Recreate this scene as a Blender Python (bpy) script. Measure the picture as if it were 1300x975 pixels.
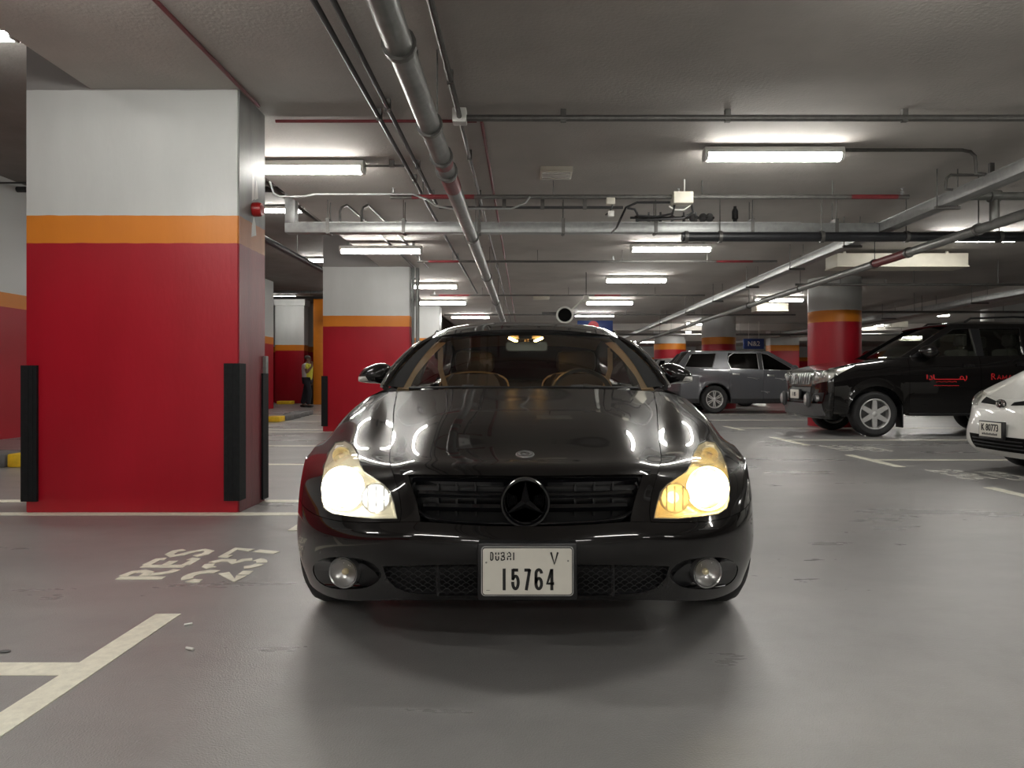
import bpy, bmesh, math, random
import numpy as np
from mathutils import Vector, Matrix
from mathutils.bvhtree import BVHTree
from mathutils.geometry import tessellate_polygon

for _o in list(bpy.data.objects):
    bpy.data.objects.remove(_o, do_unlink=True)
scene = bpy.context.scene
col = scene.collection
PI = math.pi
random.seed(7)

# ------------------------------------------------------------------ camera
FPX, VX, VY, CAMZ = 900.0, 667.0, 482.0, 0.98      # focal length and vanishing point in 1300x975 pixels
cam = bpy.data.cameras.new('camera')
camo = bpy.data.objects.new('camera', cam)
col.objects.link(camo)
camo.location = (0, 0, CAMZ)
camo.rotation_euler = (PI / 2, 0, 0)
cam.sensor_width = 36.0
cam.lens = FPX / 1300 * 36.0
cam.shift_x = -(VX - 650) / 1300
cam.shift_y = -(487.5 - VY) / 1300
cam.clip_start = 0.05
cam.clip_end = 200
scene.camera = camo
# ------------------------------------------------------------------ world and exposure
wld = bpy.data.worlds.new('world')
scene.world = wld
wld.use_nodes = True
wld.node_tree.nodes['Background'].inputs[0].default_value = (0.30, 0.30, 0.28, 1)
wld.node_tree.nodes['Background'].inputs[1].default_value = 0.02
scene.view_settings.view_transform = 'Standard'
scene.view_settings.look = 'None'
scene.view_settings.gamma = 1.0
scene.view_settings.use_curve_mapping = False
scene.view_settings.exposure = 0.0
TUBE_POWER = 74.0        # radiance of the fluorescent diffusers

# ------------------------------------------------------------------ materials
M = {}
def mat(name, color, rough=0.5, metal=0.0, var=0.0, scale=8.0, bump=0.0, bscale=60.0, coat=0.0, spec=0.5, emit=None, rvar=0.0, alt=None):
    m = bpy.data.materials.new(name)
    m.use_nodes = True
    nt = m.node_tree
    b = nt.nodes['Principled BSDF']
    b.inputs['Base Color'].default_value = (*color, 1)
    b.inputs['Roughness'].default_value = rough
    b.inputs['Metallic'].default_value = metal
    b.inputs['Coat Weight'].default_value = coat
    b.inputs['Coat Roughness'].default_value = 0.03
    b.inputs['Specular IOR Level'].default_value = spec
    tc = nt.nodes.new('ShaderNodeTexCoord')
    if var > 0 or rvar > 0 or alt:
        n = nt.nodes.new('ShaderNodeTexNoise')
        n.inputs['Scale'].default_value = scale
        n.inputs['Detail'].default_value = 5
        n.inputs['Roughness'].default_value = 0.6
        nt.links.new(tc.outputs['Object'], n.inputs['Vector'])
        if var > 0 or alt:
            r = nt.nodes.new('ShaderNodeValToRGB')
            r.color_ramp.elements[0].position = 0.3
            r.color_ramp.elements[1].position = 0.72
            a = alt or tuple(max(0, c * (1 - var)) for c in color)
            r.color_ramp.elements[0].color = (*a, 1)
            r.color_ramp.elements[1].color = (*tuple(min(1, c * (1 + var * 0.6)) for c in color), 1)
            nt.links.new(n.outputs['Fac'], r.inputs['Fac'])
            nt.links.new(r.outputs['Color'], b.inputs['Base Color'])
        if rvar > 0:
            mr = nt.nodes.new('ShaderNodeMapRange')
            mr.inputs['From Min'].default_value = 0.3
            mr.inputs['From Max'].default_value = 0.7
            mr.inputs['To Min'].default_value = max(0.02, rough - rvar)
            mr.inputs['To Max'].default_value = rough + rvar
            nt.links.new(n.outputs['Fac'], mr.inputs['Value'])
            nt.links.new(mr.outputs['Result'], b.inputs['Roughness'])
    if bump > 0:
        n2 = nt.nodes.new('ShaderNodeTexNoise')
        n2.inputs['Scale'].default_value = bscale
        n2.inputs['Detail'].default_value = 3
        nt.links.new(tc.outputs['Object'], n2.inputs['Vector'])
        bp = nt.nodes.new('ShaderNodeBump')
        bp.inputs['Strength'].default_value = bump
        bp.inputs['Distance'].default_value = 0.01
        nt.links.new(n2.outputs['Fac'], bp.inputs['Height'])
        nt.links.new(bp.outputs['Normal'], b.inputs['Normal'])
    if emit:
        b.inputs['Emission Color'].default_value = (*emit[0], 1)
        b.inputs['Emission Strength'].default_value = emit[1]
    M[name] = m
    return m

def glass_mat(name, tint, f0=0.05, rough=0.0, haze=0.0, hazecol=(0.5, 0.5, 0.5)):
    """thin pane: clear tinted transmission with a Schlick reflection on top; haze scatters light through it"""
    m = bpy.data.materials.new(name)
    m.use_nodes = True
    nt = m.node_tree
    nt.nodes.clear()
    out = nt.nodes.new('ShaderNodeOutputMaterial')
    tr = nt.nodes.new('ShaderNodeBsdfTransparent')
    tr.inputs['Color'].default_value = (*tint, 1)
    gl = nt.nodes.new('ShaderNodeBsdfGlossy')
    gl.inputs['Roughness'].default_value = rough
    lw = nt.nodes.new('ShaderNodeLayerWeight'); lw.inputs['Blend'].default_value = 0.5
    pw = nt.nodes.new('ShaderNodeMath'); pw.operation = 'POWER'; pw.inputs[1].default_value = 5
    nt.links.new(lw.outputs['Facing'], pw.inputs[0])
    fa = nt.nodes.new('ShaderNodeMath'); fa.operation = 'MULTIPLY_ADD'
    nt.links.new(pw.outputs[0], fa.inputs[0]); fa.inputs[1].default_value = 1 - f0; fa.inputs[2].default_value = f0
    mx = nt.nodes.new('ShaderNodeMixShader')
    nt.links.new(fa.outputs[0], mx.inputs['Fac'])
    nt.links.new(tr.outputs[0], mx.inputs[1])
    nt.links.new(gl.outputs[0], mx.inputs[2])
    last = mx
    if haze > 0:
        df = nt.nodes.new('ShaderNodeBsdfDiffuse')
        df.inputs['Color'].default_value = (*hazecol, 1)
        tl = nt.nodes.new('ShaderNodeBsdfTranslucent')
        tl.inputs['Color'].default_value = (*hazecol, 1)
        m3 = nt.nodes.new('ShaderNodeMixShader'); m3.inputs['Fac'].default_value = 0.6
        nt.links.new(df.outputs[0], m3.inputs[1]); nt.links.new(tl.outputs[0], m3.inputs[2])
        m2 = nt.nodes.new('ShaderNodeMixShader')
        m2.inputs['Fac'].default_value = haze
        nt.links.new(mx.outputs[0], m2.inputs[1])
        nt.links.new(m3.outputs[0], m2.inputs[2])
        last = m2
    nt.links.new(last.outputs[0], out.inputs['Surface'])
    M[name] = m
    return m

def band_mat(name, z_red, z_orange, bare=False, old=None):
    """wall paint: red dado, orange band, white above (heights in metres)"""
    m = bpy.data.materials.new(name)
    m.use_nodes = True
    nt = m.node_tree
    b = nt.nodes['Principled BSDF']
    geo = nt.nodes.new('ShaderNodeNewGeometry')
    sep = nt.nodes.new('ShaderNodeSeparateXYZ')
    nt.links.new(geo.outputs['Position'], sep.inputs[0])
    wob = nt.nodes.new('ShaderNodeTexNoise')
    wob.inputs['Scale'].default_value = 7
    add = nt.nodes.new('ShaderNodeMath'); add.operation = 'MULTIPLY_ADD'
    nt.links.new(wob.outputs['Fac'], add.inputs[0])
    add.inputs[1].default_value = 0.014
    nt.links.new(sep.outputs['Z'], add.inputs[2])
    def step(z):
        g = nt.nodes.new('ShaderNodeMath'); g.operation = 'GREATER_THAN'
        nt.links.new(add.outputs[0], g.inputs[0]); g.inputs[1].default_value = z + 0.007
        return g
    n = nt.nodes.new('ShaderNodeTexNoise')
    n.inputs['Scale'].default_value = 3.5; n.inputs['Detail'].default_value = 6
    def two(a, c):
        r = nt.nodes.new('ShaderNodeValToRGB')
        r.color_ramp.elements[0].position = 0.35; r.color_ramp.elements[1].position = 0.7
        r.color_ramp.elements[0].color = (*a, 1); r.color_ramp.elements[1].color = (*c, 1)
        nt.links.new(n.outputs['Fac'], r.inputs['Fac'])
        return r
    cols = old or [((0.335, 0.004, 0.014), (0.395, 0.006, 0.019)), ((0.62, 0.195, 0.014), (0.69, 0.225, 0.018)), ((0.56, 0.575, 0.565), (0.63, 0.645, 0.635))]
    red, org, wht = [two(*c) for c in cols]
    m1 = nt.nodes.new('ShaderNodeMixRGB'); m2 = nt.nodes.new('ShaderNodeMixRGB')
    s1 = step(z_red); s2 = step(z_orange)
    nt.links.new(s1.outputs[0], m1.inputs[0]); nt.links.new(red.outputs[0], m1.inputs[1]); nt.links.new(org.outputs[0], m1.inputs[2])
    nt.links.new(s2.outputs[0], m2.inputs[0]); nt.links.new(m1.outputs[0], m2.inputs[1]); nt.links.new(wht.outputs[0], m2.inputs[2])
    m4 = nt.nodes.new('ShaderNodeMixRGB')      # bare render above the painted height
    s3 = step(3.112)
    nt.links.new(s3.outputs[0], m4.inputs[0]); nt.links.new(m2.outputs[0], m4.inputs[1]); m4.inputs[2].default_value = (0.27, 0.26, 0.255, 1)
    nt.links.new((m4 if bare else m2).outputs[0], b.inputs['Base Color'])
    b.inputs['Roughness'].default_value = 0.42
    b.inputs['Specular IOR Level'].default_value = 0.4
    n2 = nt.nodes.new('ShaderNodeTexNoise'); n2.inputs['Scale'].default_value = 45
    bp = nt.nodes.new('ShaderNodeBump'); bp.inputs['Strength'].default_value = 0.12; bp.inputs['Distance'].default_value = 0.01
    nt.links.new(n2.outputs['Fac'], bp.inputs['Height']); nt.links.new(bp.outputs['Normal'], b.inputs['Normal'])
    M[name] = m
    return m

def floor_mat():
    m = bpy.data.materials.new('epoxy_floor')
    m.use_nodes = True
    nt = m.node_tree
    b = nt.nodes['Principled BSDF']
    tc = nt.nodes.new('ShaderNodeTexCoord')
    def noise(scale, detail=5, rough=0.6, vec=None):
        n = nt.nodes.new('ShaderNodeTexNoise')
        n.inputs['Scale'].default_value = scale; n.inputs['Detail'].default_value = detail; n.inputs['Roughness'].default_value = rough
        nt.links.new(vec or tc.outputs['Object'], n.inputs['Vector'])
        return n
    mp = nt.nodes.new('ShaderNodeMapping')
    mp.inputs['Scale'].default_value = (0.35, 1.0, 1.0)
    nt.links.new(tc.outputs['Object'], mp.inputs['Vector'])
    big = noise(0.9, 6, 0.62, mp.outputs['Vector'])
    r = nt.nodes.new('ShaderNodeValToRGB')
    e = r.color_ramp.elements
    e[0].position = 0.28; e[0].color = (0.200, 0.196, 0.194, 1)
    e[1].position = 0.75; e[1].color = (0.285, 0.280, 0.272, 1)
    nt.links.new(big.outputs['Fac'], r.inputs['Fac'])
    spot = noise(5.5, 4, 0.7)
    r2 = nt.nodes.new('ShaderNodeValToRGB')
    r2.color_ramp.elements[0].position = 0.22; r2.color_ramp.elements[0].color = (0.55, 0.54, 0.53, 1)
    r2.color_ramp.elements[1].position = 0.55; r2.color_ramp.elements[1].color = (1, 1, 1, 1)
    nt.links.new(spot.outputs['Fac'], r2.inputs['Fac'])
    mul = nt.nodes.new('ShaderNodeMixRGB'); mul.blend_type = 'MULTIPLY'; mul.inputs[0].default_value = 0.22
    nt.links.new(r.outputs[0], mul.inputs[1]); nt.links.new(r2.outputs[0], mul.inputs[2])
    nt.links.new(mul.outputs[0], b.inputs['Base Color'])
    rn = noise(1.7, 6, 0.65, mp.outputs['Vector'])
    mr = nt.nodes.new('ShaderNodeMapRange')
    mr.inputs['From Min'].default_value = 0.3; mr.inputs['From Max'].default_value = 0.7
    mr.inputs['To Min'].default_value = 0.25; mr.inputs['To Max'].default_value = 0.36
    nt.links.new(rn.outputs['Fac'], mr.inputs['Value']); nt.links.new(mr.outputs[0], b.inputs['Roughness'])
    fine = noise(170, 2)
    wav = noise(9, 3)
    ad = nt.nodes.new('ShaderNodeMath'); ad.operation = 'MULTIPLY_ADD'
    nt.links.new(wav.outputs['Fac'], ad.inputs[0]); ad.inputs[1].default_value = 0.6
    nt.links.new(fine.outputs['Fac'], ad.inputs[2])
    bp = nt.nodes.new('ShaderNodeBump'); bp.inputs['Strength'].default_value = 0.30; bp.inputs['Distance'].default_value = 0.006
    nt.links.new(ad.outputs[0], bp.inputs['Height']); nt.links.new(bp.outputs['Normal'], b.inputs['Normal'])
    b.inputs['Specular IOR Level'].default_value = 0.5
    M['floor'] = m

floor_mat()
band_mat('paint_low', 1.985, 2.19, True)
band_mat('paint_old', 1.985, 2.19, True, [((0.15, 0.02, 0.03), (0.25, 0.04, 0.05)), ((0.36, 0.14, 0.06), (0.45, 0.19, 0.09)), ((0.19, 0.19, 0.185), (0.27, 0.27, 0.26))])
band_mat('paint_high', 2.18, 2.42)
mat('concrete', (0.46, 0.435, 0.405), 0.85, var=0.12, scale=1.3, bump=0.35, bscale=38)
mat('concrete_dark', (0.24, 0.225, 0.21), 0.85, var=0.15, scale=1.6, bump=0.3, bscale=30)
mat('plaster', (0.55, 0.54, 0.51), 0.7, var=0.06, scale=2, bump=0.1)
mat('line_paint', (0.74, 0.72, 0.60), 0.45, var=0.16, scale=26, bump=0.08, bscale=120)
mat('line_worn', (0.52, 0.51, 0.46), 0.5, var=0.5, scale=24, alt=(0.27, 0.265, 0.255))
mat('rubber', (0.009, 0.010, 0.011), 0.62, spec=0.2, var=0.3, scale=30, bump=0.05)
mat('tyre', (0.016, 0.016, 0.017), 0.62, var=0.3, scale=25, bump=0.1)
mat('galv', (0.36, 0.37, 0.365), 0.42, metal=0.6, var=0.22, scale=14, rvar=0.1)
mat('steel_pipe', (0.21, 0.215, 0.205), 0.40, metal=0.45, var=0.2, scale=10)
mat('conduit', (0.13, 0.127, 0.12), 0.45, metal=0.5, var=0.25, scale=20)
mat('dark_conduit', (0.05, 0.05, 0.05), 0.45, metal=0.3, var=0.25, scale=20)
mat('black_lagging', (0.014, 0.015, 0.018), 0.45, var=0.3, scale=12)
mat('red_pipe', (0.17, 0.018, 0.022), 0.45, var=0.2, scale=15)
mat('fixture', (0.70, 0.70, 0.67), 0.4, var=0.05)
mat('tube_light', (0.9, 0.9, 0.85), 0.4, emit=((1.0, 0.975, 0.915), TUBE_POWER))
mat('tube_light_dim', (0.9, 0.9, 0.85), 0.4, emit=((1.0, 0.975, 0.915), TUBE_POWER * 0.6))
mat('cream_duct', (0.62, 0.59, 0.50), 0.5, var=0.06)
mat('kerb_yellow', (0.78, 0.50, 0.02), 0.5, var=0.2, scale=12)
mat('kerb_grey', (0.13, 0.13, 0.13), 0.6, var=0.25, scale=10, bump=0.1)
mat('white_plastic', (0.70, 0.69, 0.65), 0.4, var=0.05)
mat('black_plastic', (0.012, 0.012, 0.013), 0.35, var=0.2, scale=20)
mat('matt_black', (0.004, 0.004, 0.004), 0.8, spec=0.1, var=0.2)
mat('grey_plastic', (0.10, 0.10, 0.10), 0.5, var=0.2, scale=20)
mat('sign_blue', (0.02, 0.05, 0.20), 0.4, var=0.1)
mat('sign_red', (0.65, 0.03, 0.05), 0.4, var=0.1)
mat('sign_white', (0.7, 0.7, 0.7), 0.4, var=0.05)
mat('alarm_red', (0.36, 0.01, 0.012), 0.3, var=0.1)
mat('orange_paint', (0.68, 0.215, 0.014), 0.45, var=0.08, scale=4)
mat('litter', (0.75, 0.74, 0.70), 0.6, var=0.1)

# ------------------------------------------------------------------ mesh helpers
def tag(o, label=None, cat=None, group=None, kind=None):
    if label: o['label'] = label
    if cat: o['category'] = cat
    if group: o['group'] = group
    if kind: o['kind'] = kind
    return o

def thing(name, label, cat, loc=(0, 0, 0), rotz=0.0, group=None):
    o = bpy.data.objects.new(name, None)
    o.empty_display_size = 0.1
    col.objects.link(o)
    o.location = loc
    o.rotation_euler = (0, 0, rotz)
    return tag(o, label, cat, group)

class MB:
    """collects simple shapes; build() links them as one mesh object"""
    def __init__(self):
        self.v = []; self.f = []
    def add(self, vs, fs):
        n = len(self.v)
        self.v += [tuple(p) for p in vs]
        self.f += [tuple(i + n for i in f) for f in fs]
        return self
    def box(self, x0, x1, y0, y1, z0, z1, bev=0.0):
        if bev > 0:
            bm = bmesh.new()
            bmesh.ops.create_cube(bm, size=1)
            for v in bm.verts:
                v.co = Vector(((x0 + x1) / 2 + v.co.x * (x1 - x0), (y0 + y1) / 2 + v.co.y * (y1 - y0), (z0 + z1) / 2 + v.co.z * (z1 - z0)))
            bmesh.ops.bevel(bm, geom=list(bm.edges), offset=bev, segments=2, affect='EDGES', profile=0.5)
            return self.bm(bm)
        return self.add([(x0, y0, z0), (x1, y0, z0), (x1, y1, z0), (x0, y1, z0), (x0, y0, z1), (x1, y0, z1), (x1, y1, z1), (x0, y1, z1)],
                        [(0, 3, 2, 1), (4, 5, 6, 7), (0, 1, 5, 4), (1, 2, 6, 5), (2, 3, 7, 6), (3, 0, 4, 7)])
    def bm(self, bm, mtx=None):
        bm.verts.index_update()
        vs = [(mtx @ v.co if mtx else v.co)[:] for v in bm.verts]
        fs = [tuple(v.index for v in f.verts) for f in bm.faces]
        bm.free()
        return self.add(vs, fs)
    def tube(self, path, r, n=12, cap=True, rs=None):
        P = [Vector(p) for p in path]
        rings = []
        up = None
        for i, p in enumerate(P):
            if i == 0: t = P[1] - P[0]
            elif i == len(P) - 1: t = P[-1] - P[-2]
            else: t = (P[i] - P[i - 1]).normalized() + (P[i + 1] - P[i]).normalized()
            t.normalize()
            if up is None:
                up = Vector((0, 0, 1)) if abs(t.z) < 0.9 else Vector((1, 0, 0))
            a = t.cross(up)
            if a.length < 1e-4:
                up = Vector((1, 0, 0)); a = t.cross(up)
            a.normalize(); b = a.cross(t).normalized()
            up = b
            rr = rs[i] if rs else r
            k = 1.0
            if 0 < i < len(P) - 1:
                c = (P[i] - P[i - 1]).normalized().dot((P[i + 1] - P[i]).normalized())
                k = 1.0
            rings.append([(p + (a * math.cos(2 * PI * j / n) + b * math.sin(2 * PI * j / n)) * rr * k)[:] for j in range(n)])
        vs = [q for rg in rings for q in rg]
        fs = []
        for i in range(len(P) - 1):
            for j in range(n):
                k = (j + 1) % n
                fs.append((i * n + j, i * n + k, (i + 1) * n + k, (i + 1) * n + j))
        if cap:
            fs.append(tuple(range(n))[::-1])
            fs.append(tuple((len(P) - 1) * n + j for j in range(n)))
        return self.add(vs, fs)
    def lathe(self, prof, c=(0, 0, 0), axis='z', n=24, close=False, cap=True):
        """prof: (radius, height) pairs turned about an axis through c"""
        vs = []
        for (r, h) in prof:
            for j in range(n):
                a = 2 * PI * j / n
                u, w = r * math.cos(a), r * math.sin(a)
                if axis == 'z': p = (c[0] + u, c[1] + w, c[2] + h)
                elif axis == 'x': p = (c[0] + h, c[1] + u, c[2] + w)
                else: p = (c[0] + w, c[1] + h, c[2] + u)
                vs.append(p)
        fs = []
        m = len(prof)
        for i in range(m - 1 + (1 if close else 0)):
            for j in range(n):
                k = (j + 1) % n
                i2 = (i + 1) % m
                fs.append((i * n + j, i * n + k, i2 * n + k, i2 * n + j))
        if not close and cap:
            if prof[0][0] > 1e-5: fs.append(tuple(range(n))[::-1])
            if prof[-1][0] > 1e-5: fs.append(tuple((m - 1) * n + j for j in range(n)))
        return self.add(vs, fs)
    def grid(self, G, flip=False):
        nr, nc = len(G), len(G[0])
        vs = [p for r in G for p in r]
        fs = []
        for i in range(nr - 1):
            for j in range(nc - 1):
                q = (i * nc + j, i * nc + j + 1, (i + 1) * nc + j + 1, (i + 1) * nc + j)
                fs.append(q[::-1] if flip else q)
        return self.add(vs, fs)
    def shell(self, G, th, flip=False):
        """grid with thickness th pushed against its normals: a closed solid"""
        A = np.array([[list(p) for p in r] for r in G], float)
        du = np.gradient(A, axis=0); dv = np.gradient(A, axis=1)
        N = np.cross(dv, du)
        if flip: N = -N
        N /= np.maximum(np.linalg.norm(N, axis=2, keepdims=True), 1e-9)
        B = A - N * th
        nr, nc = A.shape[:2]
        vs = [tuple(p) for r in A for p in r] + [tuple(p) for r in B for p in r]
        o = nr * nc
        fs = []
        for i in range(nr - 1):
            for j in range(nc - 1):
                q = (i * nc + j, (i + 1) * nc + j, (i + 1) * nc + j + 1, i * nc + j + 1)
                if flip: q = q[::-1]
                fs.append(q); fs.append(tuple(k + o for k in q[::-1]))
        def rim(a, b):
            q = (a, b, b + o, a + o)
            fs.append(q if not flip else q[::-1])
        for j in range(nc - 1):
            rim(j, j + 1); rim((nr - 1) * nc + j + 1, (nr - 1) * nc + j)
        for i in range(nr - 1):
            rim((i + 1) * nc, i * nc); rim(i * nc + nc - 1, (i + 1) * nc + nc - 1)
        return self.add(vs, fs)
    def prism(self, poly, axis, a, b):
        """poly of 2D points extruded along an axis from a to b"""
        n = len(poly)
        def P(u, w, h):
            return {'x': (h, u, w), 'y': (u, h, w), 'z': (u, w, h)}[axis]
        vs = [P(u, w, a) for u, w in poly] + [P(u, w, b) for u, w in poly]
        fs = [tuple(range(n))[::-1], tuple(range(n, 2 * n))]
        for i in range(n):
            k = (i + 1) % n
            fs.append((i, k, n + k, n + i))
        return self.add(vs, fs)
    def ellipsoid(self, c, r, nu=16, nv=10, mtx=None):
        bm = bmesh.new()
        bmesh.ops.create_uvsphere(bm, u_segments=nu, v_segments=nv, radius=1)
        m = Matrix.Translation(c) @ (mtx or Matrix.Identity(4)) @ Matrix.Diagonal((*r, 1))
        return self.bm(bm, m)
    def xf(self, m):
        self.v = [(m @ Vector(p))[:] for p in self.v]
        return self
    def mesh(self, name, mats, angle=35):
        me = bpy.data.meshes.new(name)
        me.from_pydata(self.v, [], self.f)
        bm = bmesh.new(); bm.from_mesh(me)
        bmesh.ops.recalc_face_normals(bm, faces=bm.faces)
        bm.to_mesh(me); bm.free()
        me.materials.append(M[mats])
        finish(me, angle)
        return me
    def build(self, name, mats, parent=None, angle=35, world=False):
        """world=True: the coordinates are world ones and the parent is an unrotated Empty"""
        if parent is not None and world:
            l = parent.location
            self.v = [(p[0] - l.x, p[1] - l.y, p[2] - l.z) for p in self.v]
        off = None
        if parent is None:
            a = np.array(self.v)
            off = Vector(((a[:, 0].min() + a[:, 0].max()) / 2, (a[:, 1].min() + a[:, 1].max()) / 2, a[:, 2].min()))
            self.v = [tuple(np.array(p) - np.array(off)) for p in self.v]
        me = self.mesh(name, mats, angle)
        o = bpy.data.objects.new(name, me)
        col.objects.link(o)
        if parent is not None: o.parent = parent
        else: o.location = off
        return o

def finish(me, angle=35):
    me.polygons.foreach_set('use_smooth', [True] * len(me.polygons))
    try: me.set_sharp_from_angle(angle=math.radians(angle))
    except Exception: pass
    me.update()

def link_copy(o, parent=None):
    c = o.copy(); col.objects.link(c); c.parent = parent
    return c
def copy_tree(o, parent=None):
    kids = list(o.children)
    c = link_copy(o, parent)
    for k in kids: copy_tree(k, c)
    return c

def bool_op(o, cutter, op):
    md = o.modifiers.new('b', 'BOOLEAN'); md.object = cutter; md.operation = op; md.solver = 'EXACT'
    dg = bpy.context.evaluated_depsgraph_get(); dg.update()
    me = bpy.data.meshes.new_from_object(o.evaluated_get(dg))
    o.modifiers.clear()
    o.data = me
    finish(me)

def text_shape(body, size, depth=0.002, bold=0.0, align='CENTER', sx=1.0, space=1.0):
    """lettering as plain vertices and faces, standing in the XY plane"""
    cu = bpy.data.curves.new('t', 'FONT')
    cu.body = body; cu.size = size; cu.extrude = depth / 2; cu.offset = bold
    cu.align_x = align; cu.align_y = 'CENTER'; cu.space_character = space
    cu.resolution_u = 3
    o = bpy.data.objects.new('t', cu); col.objects.link(o)
    dg = bpy.context.evaluated_depsgraph_get(); dg.update()
    me = bpy.data.meshes.new_from_object(o.evaluated_get(dg))
    vs = [(v.co.x * sx, v.co.y, v.co.z) for v in me.vertices]
    fs = [tuple(p.vertices) for p in me.polygons]
    bpy.data.objects.remove(o); bpy.data.curves.remove(cu); bpy.data.meshes.remove(me)
    return vs, fs

def stroke_shape(strokes, w, depth):
    """flat strokes (polylines in XY) of width w, as bars with thickness depth"""
    mb = MB()
    for s in strokes:
        P = [Vector((p[0], p[1])) for p in s]
        L = []; R = []
        for i, p in enumerate(P):
            if i == 0: t = P[1] - P[0]
            elif i == len(P) - 1: t = P[-1] - P[-2]
            else: t = (P[i] - P[i - 1]).normalized() + (P[i + 1] - P[i]).normalized()
            t.normalize(); n = Vector((-t.y, t.x)) * w / 2
            L.append(p + n); R.append(p - n)
        n = len(P)
        vs = [(q.x, q.y, depth) for q in L] + [(q.x, q.y, depth) for q in R] + [(q.x, q.y, 0) for q in L] + [(q.x, q.y, 0) for q in R]
        fs = []
        for i in range(n - 1):
            fs += [(i, i + 1, n + i + 1, n + i), (2 * n + i, 3 * n + i, 3 * n + i + 1, 2 * n + i + 1),
                   (i, 2 * n + i, 2 * n + i + 1, i + 1), (n + i, n + i + 1, 3 * n + i + 1, 3 * n + i)]
        fs += [(0, n, 3 * n, 2 * n), (n - 1, 3 * n - 1, 4 * n - 1, 2 * n - 1)]
        mb.add(vs, fs)
    return mb.v, mb.f

def arc(cx, cy, rx, ry, a0, a1, n=10):
    return [(cx + rx * math.cos(math.radians(a0 + (a1 - a0) * i / n)), cy + ry * math.sin(math.radians(a0 + (a1 - a0) * i / n))) for i in range(n + 1)]

def gp(px, py):
    """ground point under a pixel"""
    Y = FPX * CAMZ / (py - VY)
    return ((px - VX) / FPX * Y, Y)
def at(px, py, Y):
    return Vector(((px - VX) / FPX * Y, Y, CAMZ - (py - VY) / FPX * Y))

def natural_spline(ts, P, tq):
    """C2 cubic interpolation of points P (n, ...) at parameters tq"""
    ts = np.asarray(ts, float); P = np.asarray(P, float); n = len(ts)
    sh = P.shape[1:]; Y = P.reshape(n, -1)
    h = np.diff(ts)
    A = np.zeros((n, n)); R = np.zeros((n, Y.shape[1]))
    A[0, 0] = A[-1, -1] = 1
    for i in range(1, n - 1):
        A[i, i - 1] = h[i - 1]; A[i, i] = 2 * (h[i - 1] + h[i]); A[i, i + 1] = h[i]
        R[i] = 6 * ((Y[i + 1] - Y[i]) / h[i] - (Y[i] - Y[i - 1]) / h[i - 1])
    m = np.linalg.solve(A, R)
    tq = np.asarray(tq, float)
    k = np.clip(np.searchsorted(ts, tq, side='right') - 1, 0, n - 2)
    d = (tq - ts[k])[:, None]; e = (ts[k + 1] - tq)[:, None]; hk = h[k][:, None]
    out = (m[k] * e ** 3 + m[k + 1] * d ** 3) / (6 * hk) + (Y[k] / hk - m[k] * hk / 6) * e + (Y[k + 1] / hk - m[k + 1] * hk / 6) * d
    return out.reshape((len(tq),) + sh)

class Surf:
    """smooth surface through a grid of control points"""
    def __init__(self, G):
        self.G = np.array(G, float)
        du = np.linalg.norm(np.diff(self.G, axis=0), axis=2).mean(1)
        dv = np.linalg.norm(np.diff(self.G, axis=1), axis=2).mean(0)
        self.u = np.concatenate([[0], np.cumsum(du)]); self.v = np.concatenate([[0], np.cumsum(dv)])
    def patch(self, i0, i1, j0, j1, n=6, m=6, eps=0.0):
        uq = np.concatenate([np.linspace(self.u[i], self.u[i + 1], n, endpoint=False) for i in range(i0, i1)] + [[self.u[i1]]])
        vq = np.concatenate([np.linspace(self.v[j], self.v[j + 1], m, endpoint=False) for j in range(j0, j1)] + [[self.v[j1]]])
        uq[0] += eps; uq[-1] -= eps; vq[0] += eps; vq[-1] -= eps
        A = natural_spline(self.u, self.G, uq)
        B = natural_spline(self.v, A.transpose(1, 0, 2), vq)
        return B.transpose(1, 0, 2)
# ================================================================== the setting
CEIL, HIGH = 3.12, 4.32
def struct(name, mb, m, angle=35):
    return tag(mb.build(name, m, angle=angle), kind='structure')

floor = struct('floor', MB().box(-14, 25, -10, 46, -0.2, 0), 'floor')
struct('ceiling', MB().box(-3.2, 25, -10, 5.75, CEIL, HIGH + 0.2).box(-2.75, 25, 5.75, 46, CEIL, HIGH + 0.2), 'concrete')
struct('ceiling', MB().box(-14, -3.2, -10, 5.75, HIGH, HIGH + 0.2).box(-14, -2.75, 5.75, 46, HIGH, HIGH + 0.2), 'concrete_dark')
struct('wall_left', MB().box(-8.9, -8.6, -10, 24.2, 0, HIGH), 'paint_high')
struct('wall_left', MB().box(-14, -8.9, 23.9, 24.2, 0, HIGH), 'paint_high')
struct('wall_far', MB().box(-14, -4.5, 31.0, 31.3, 0, HIGH).box(-4.5, 25, 45.7, 46, 0, CEIL), 'paint_high')
struct('wall_far', MB().box(-4.8, -4.5, 31.3, 46, 0, HIGH), 'paint_high')
struct('wall_right', MB().box(24.7, 25, -10, 46, 0, CEIL), 'plaster')
struct('wall_behind', MB().box(-14, 25, -10.3, -10, 0, HIGH), 'plaster')
# downstand beams across the drive aisle, far off
for k, (yy, zz) in enumerate([(27.0, 2.86), (34.0, 2.84)]):
    struct('trim_%d' % (k + 1), MB().box(3.3, 24.7, yy, yy + 0.5, zz, CEIL), 'concrete')
# the lowered beam line over the right-hand bays
struct('trim_3', MB().box(11.0, 11.5, -10, 45.7, 2.75, CEIL), 'concrete')

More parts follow.
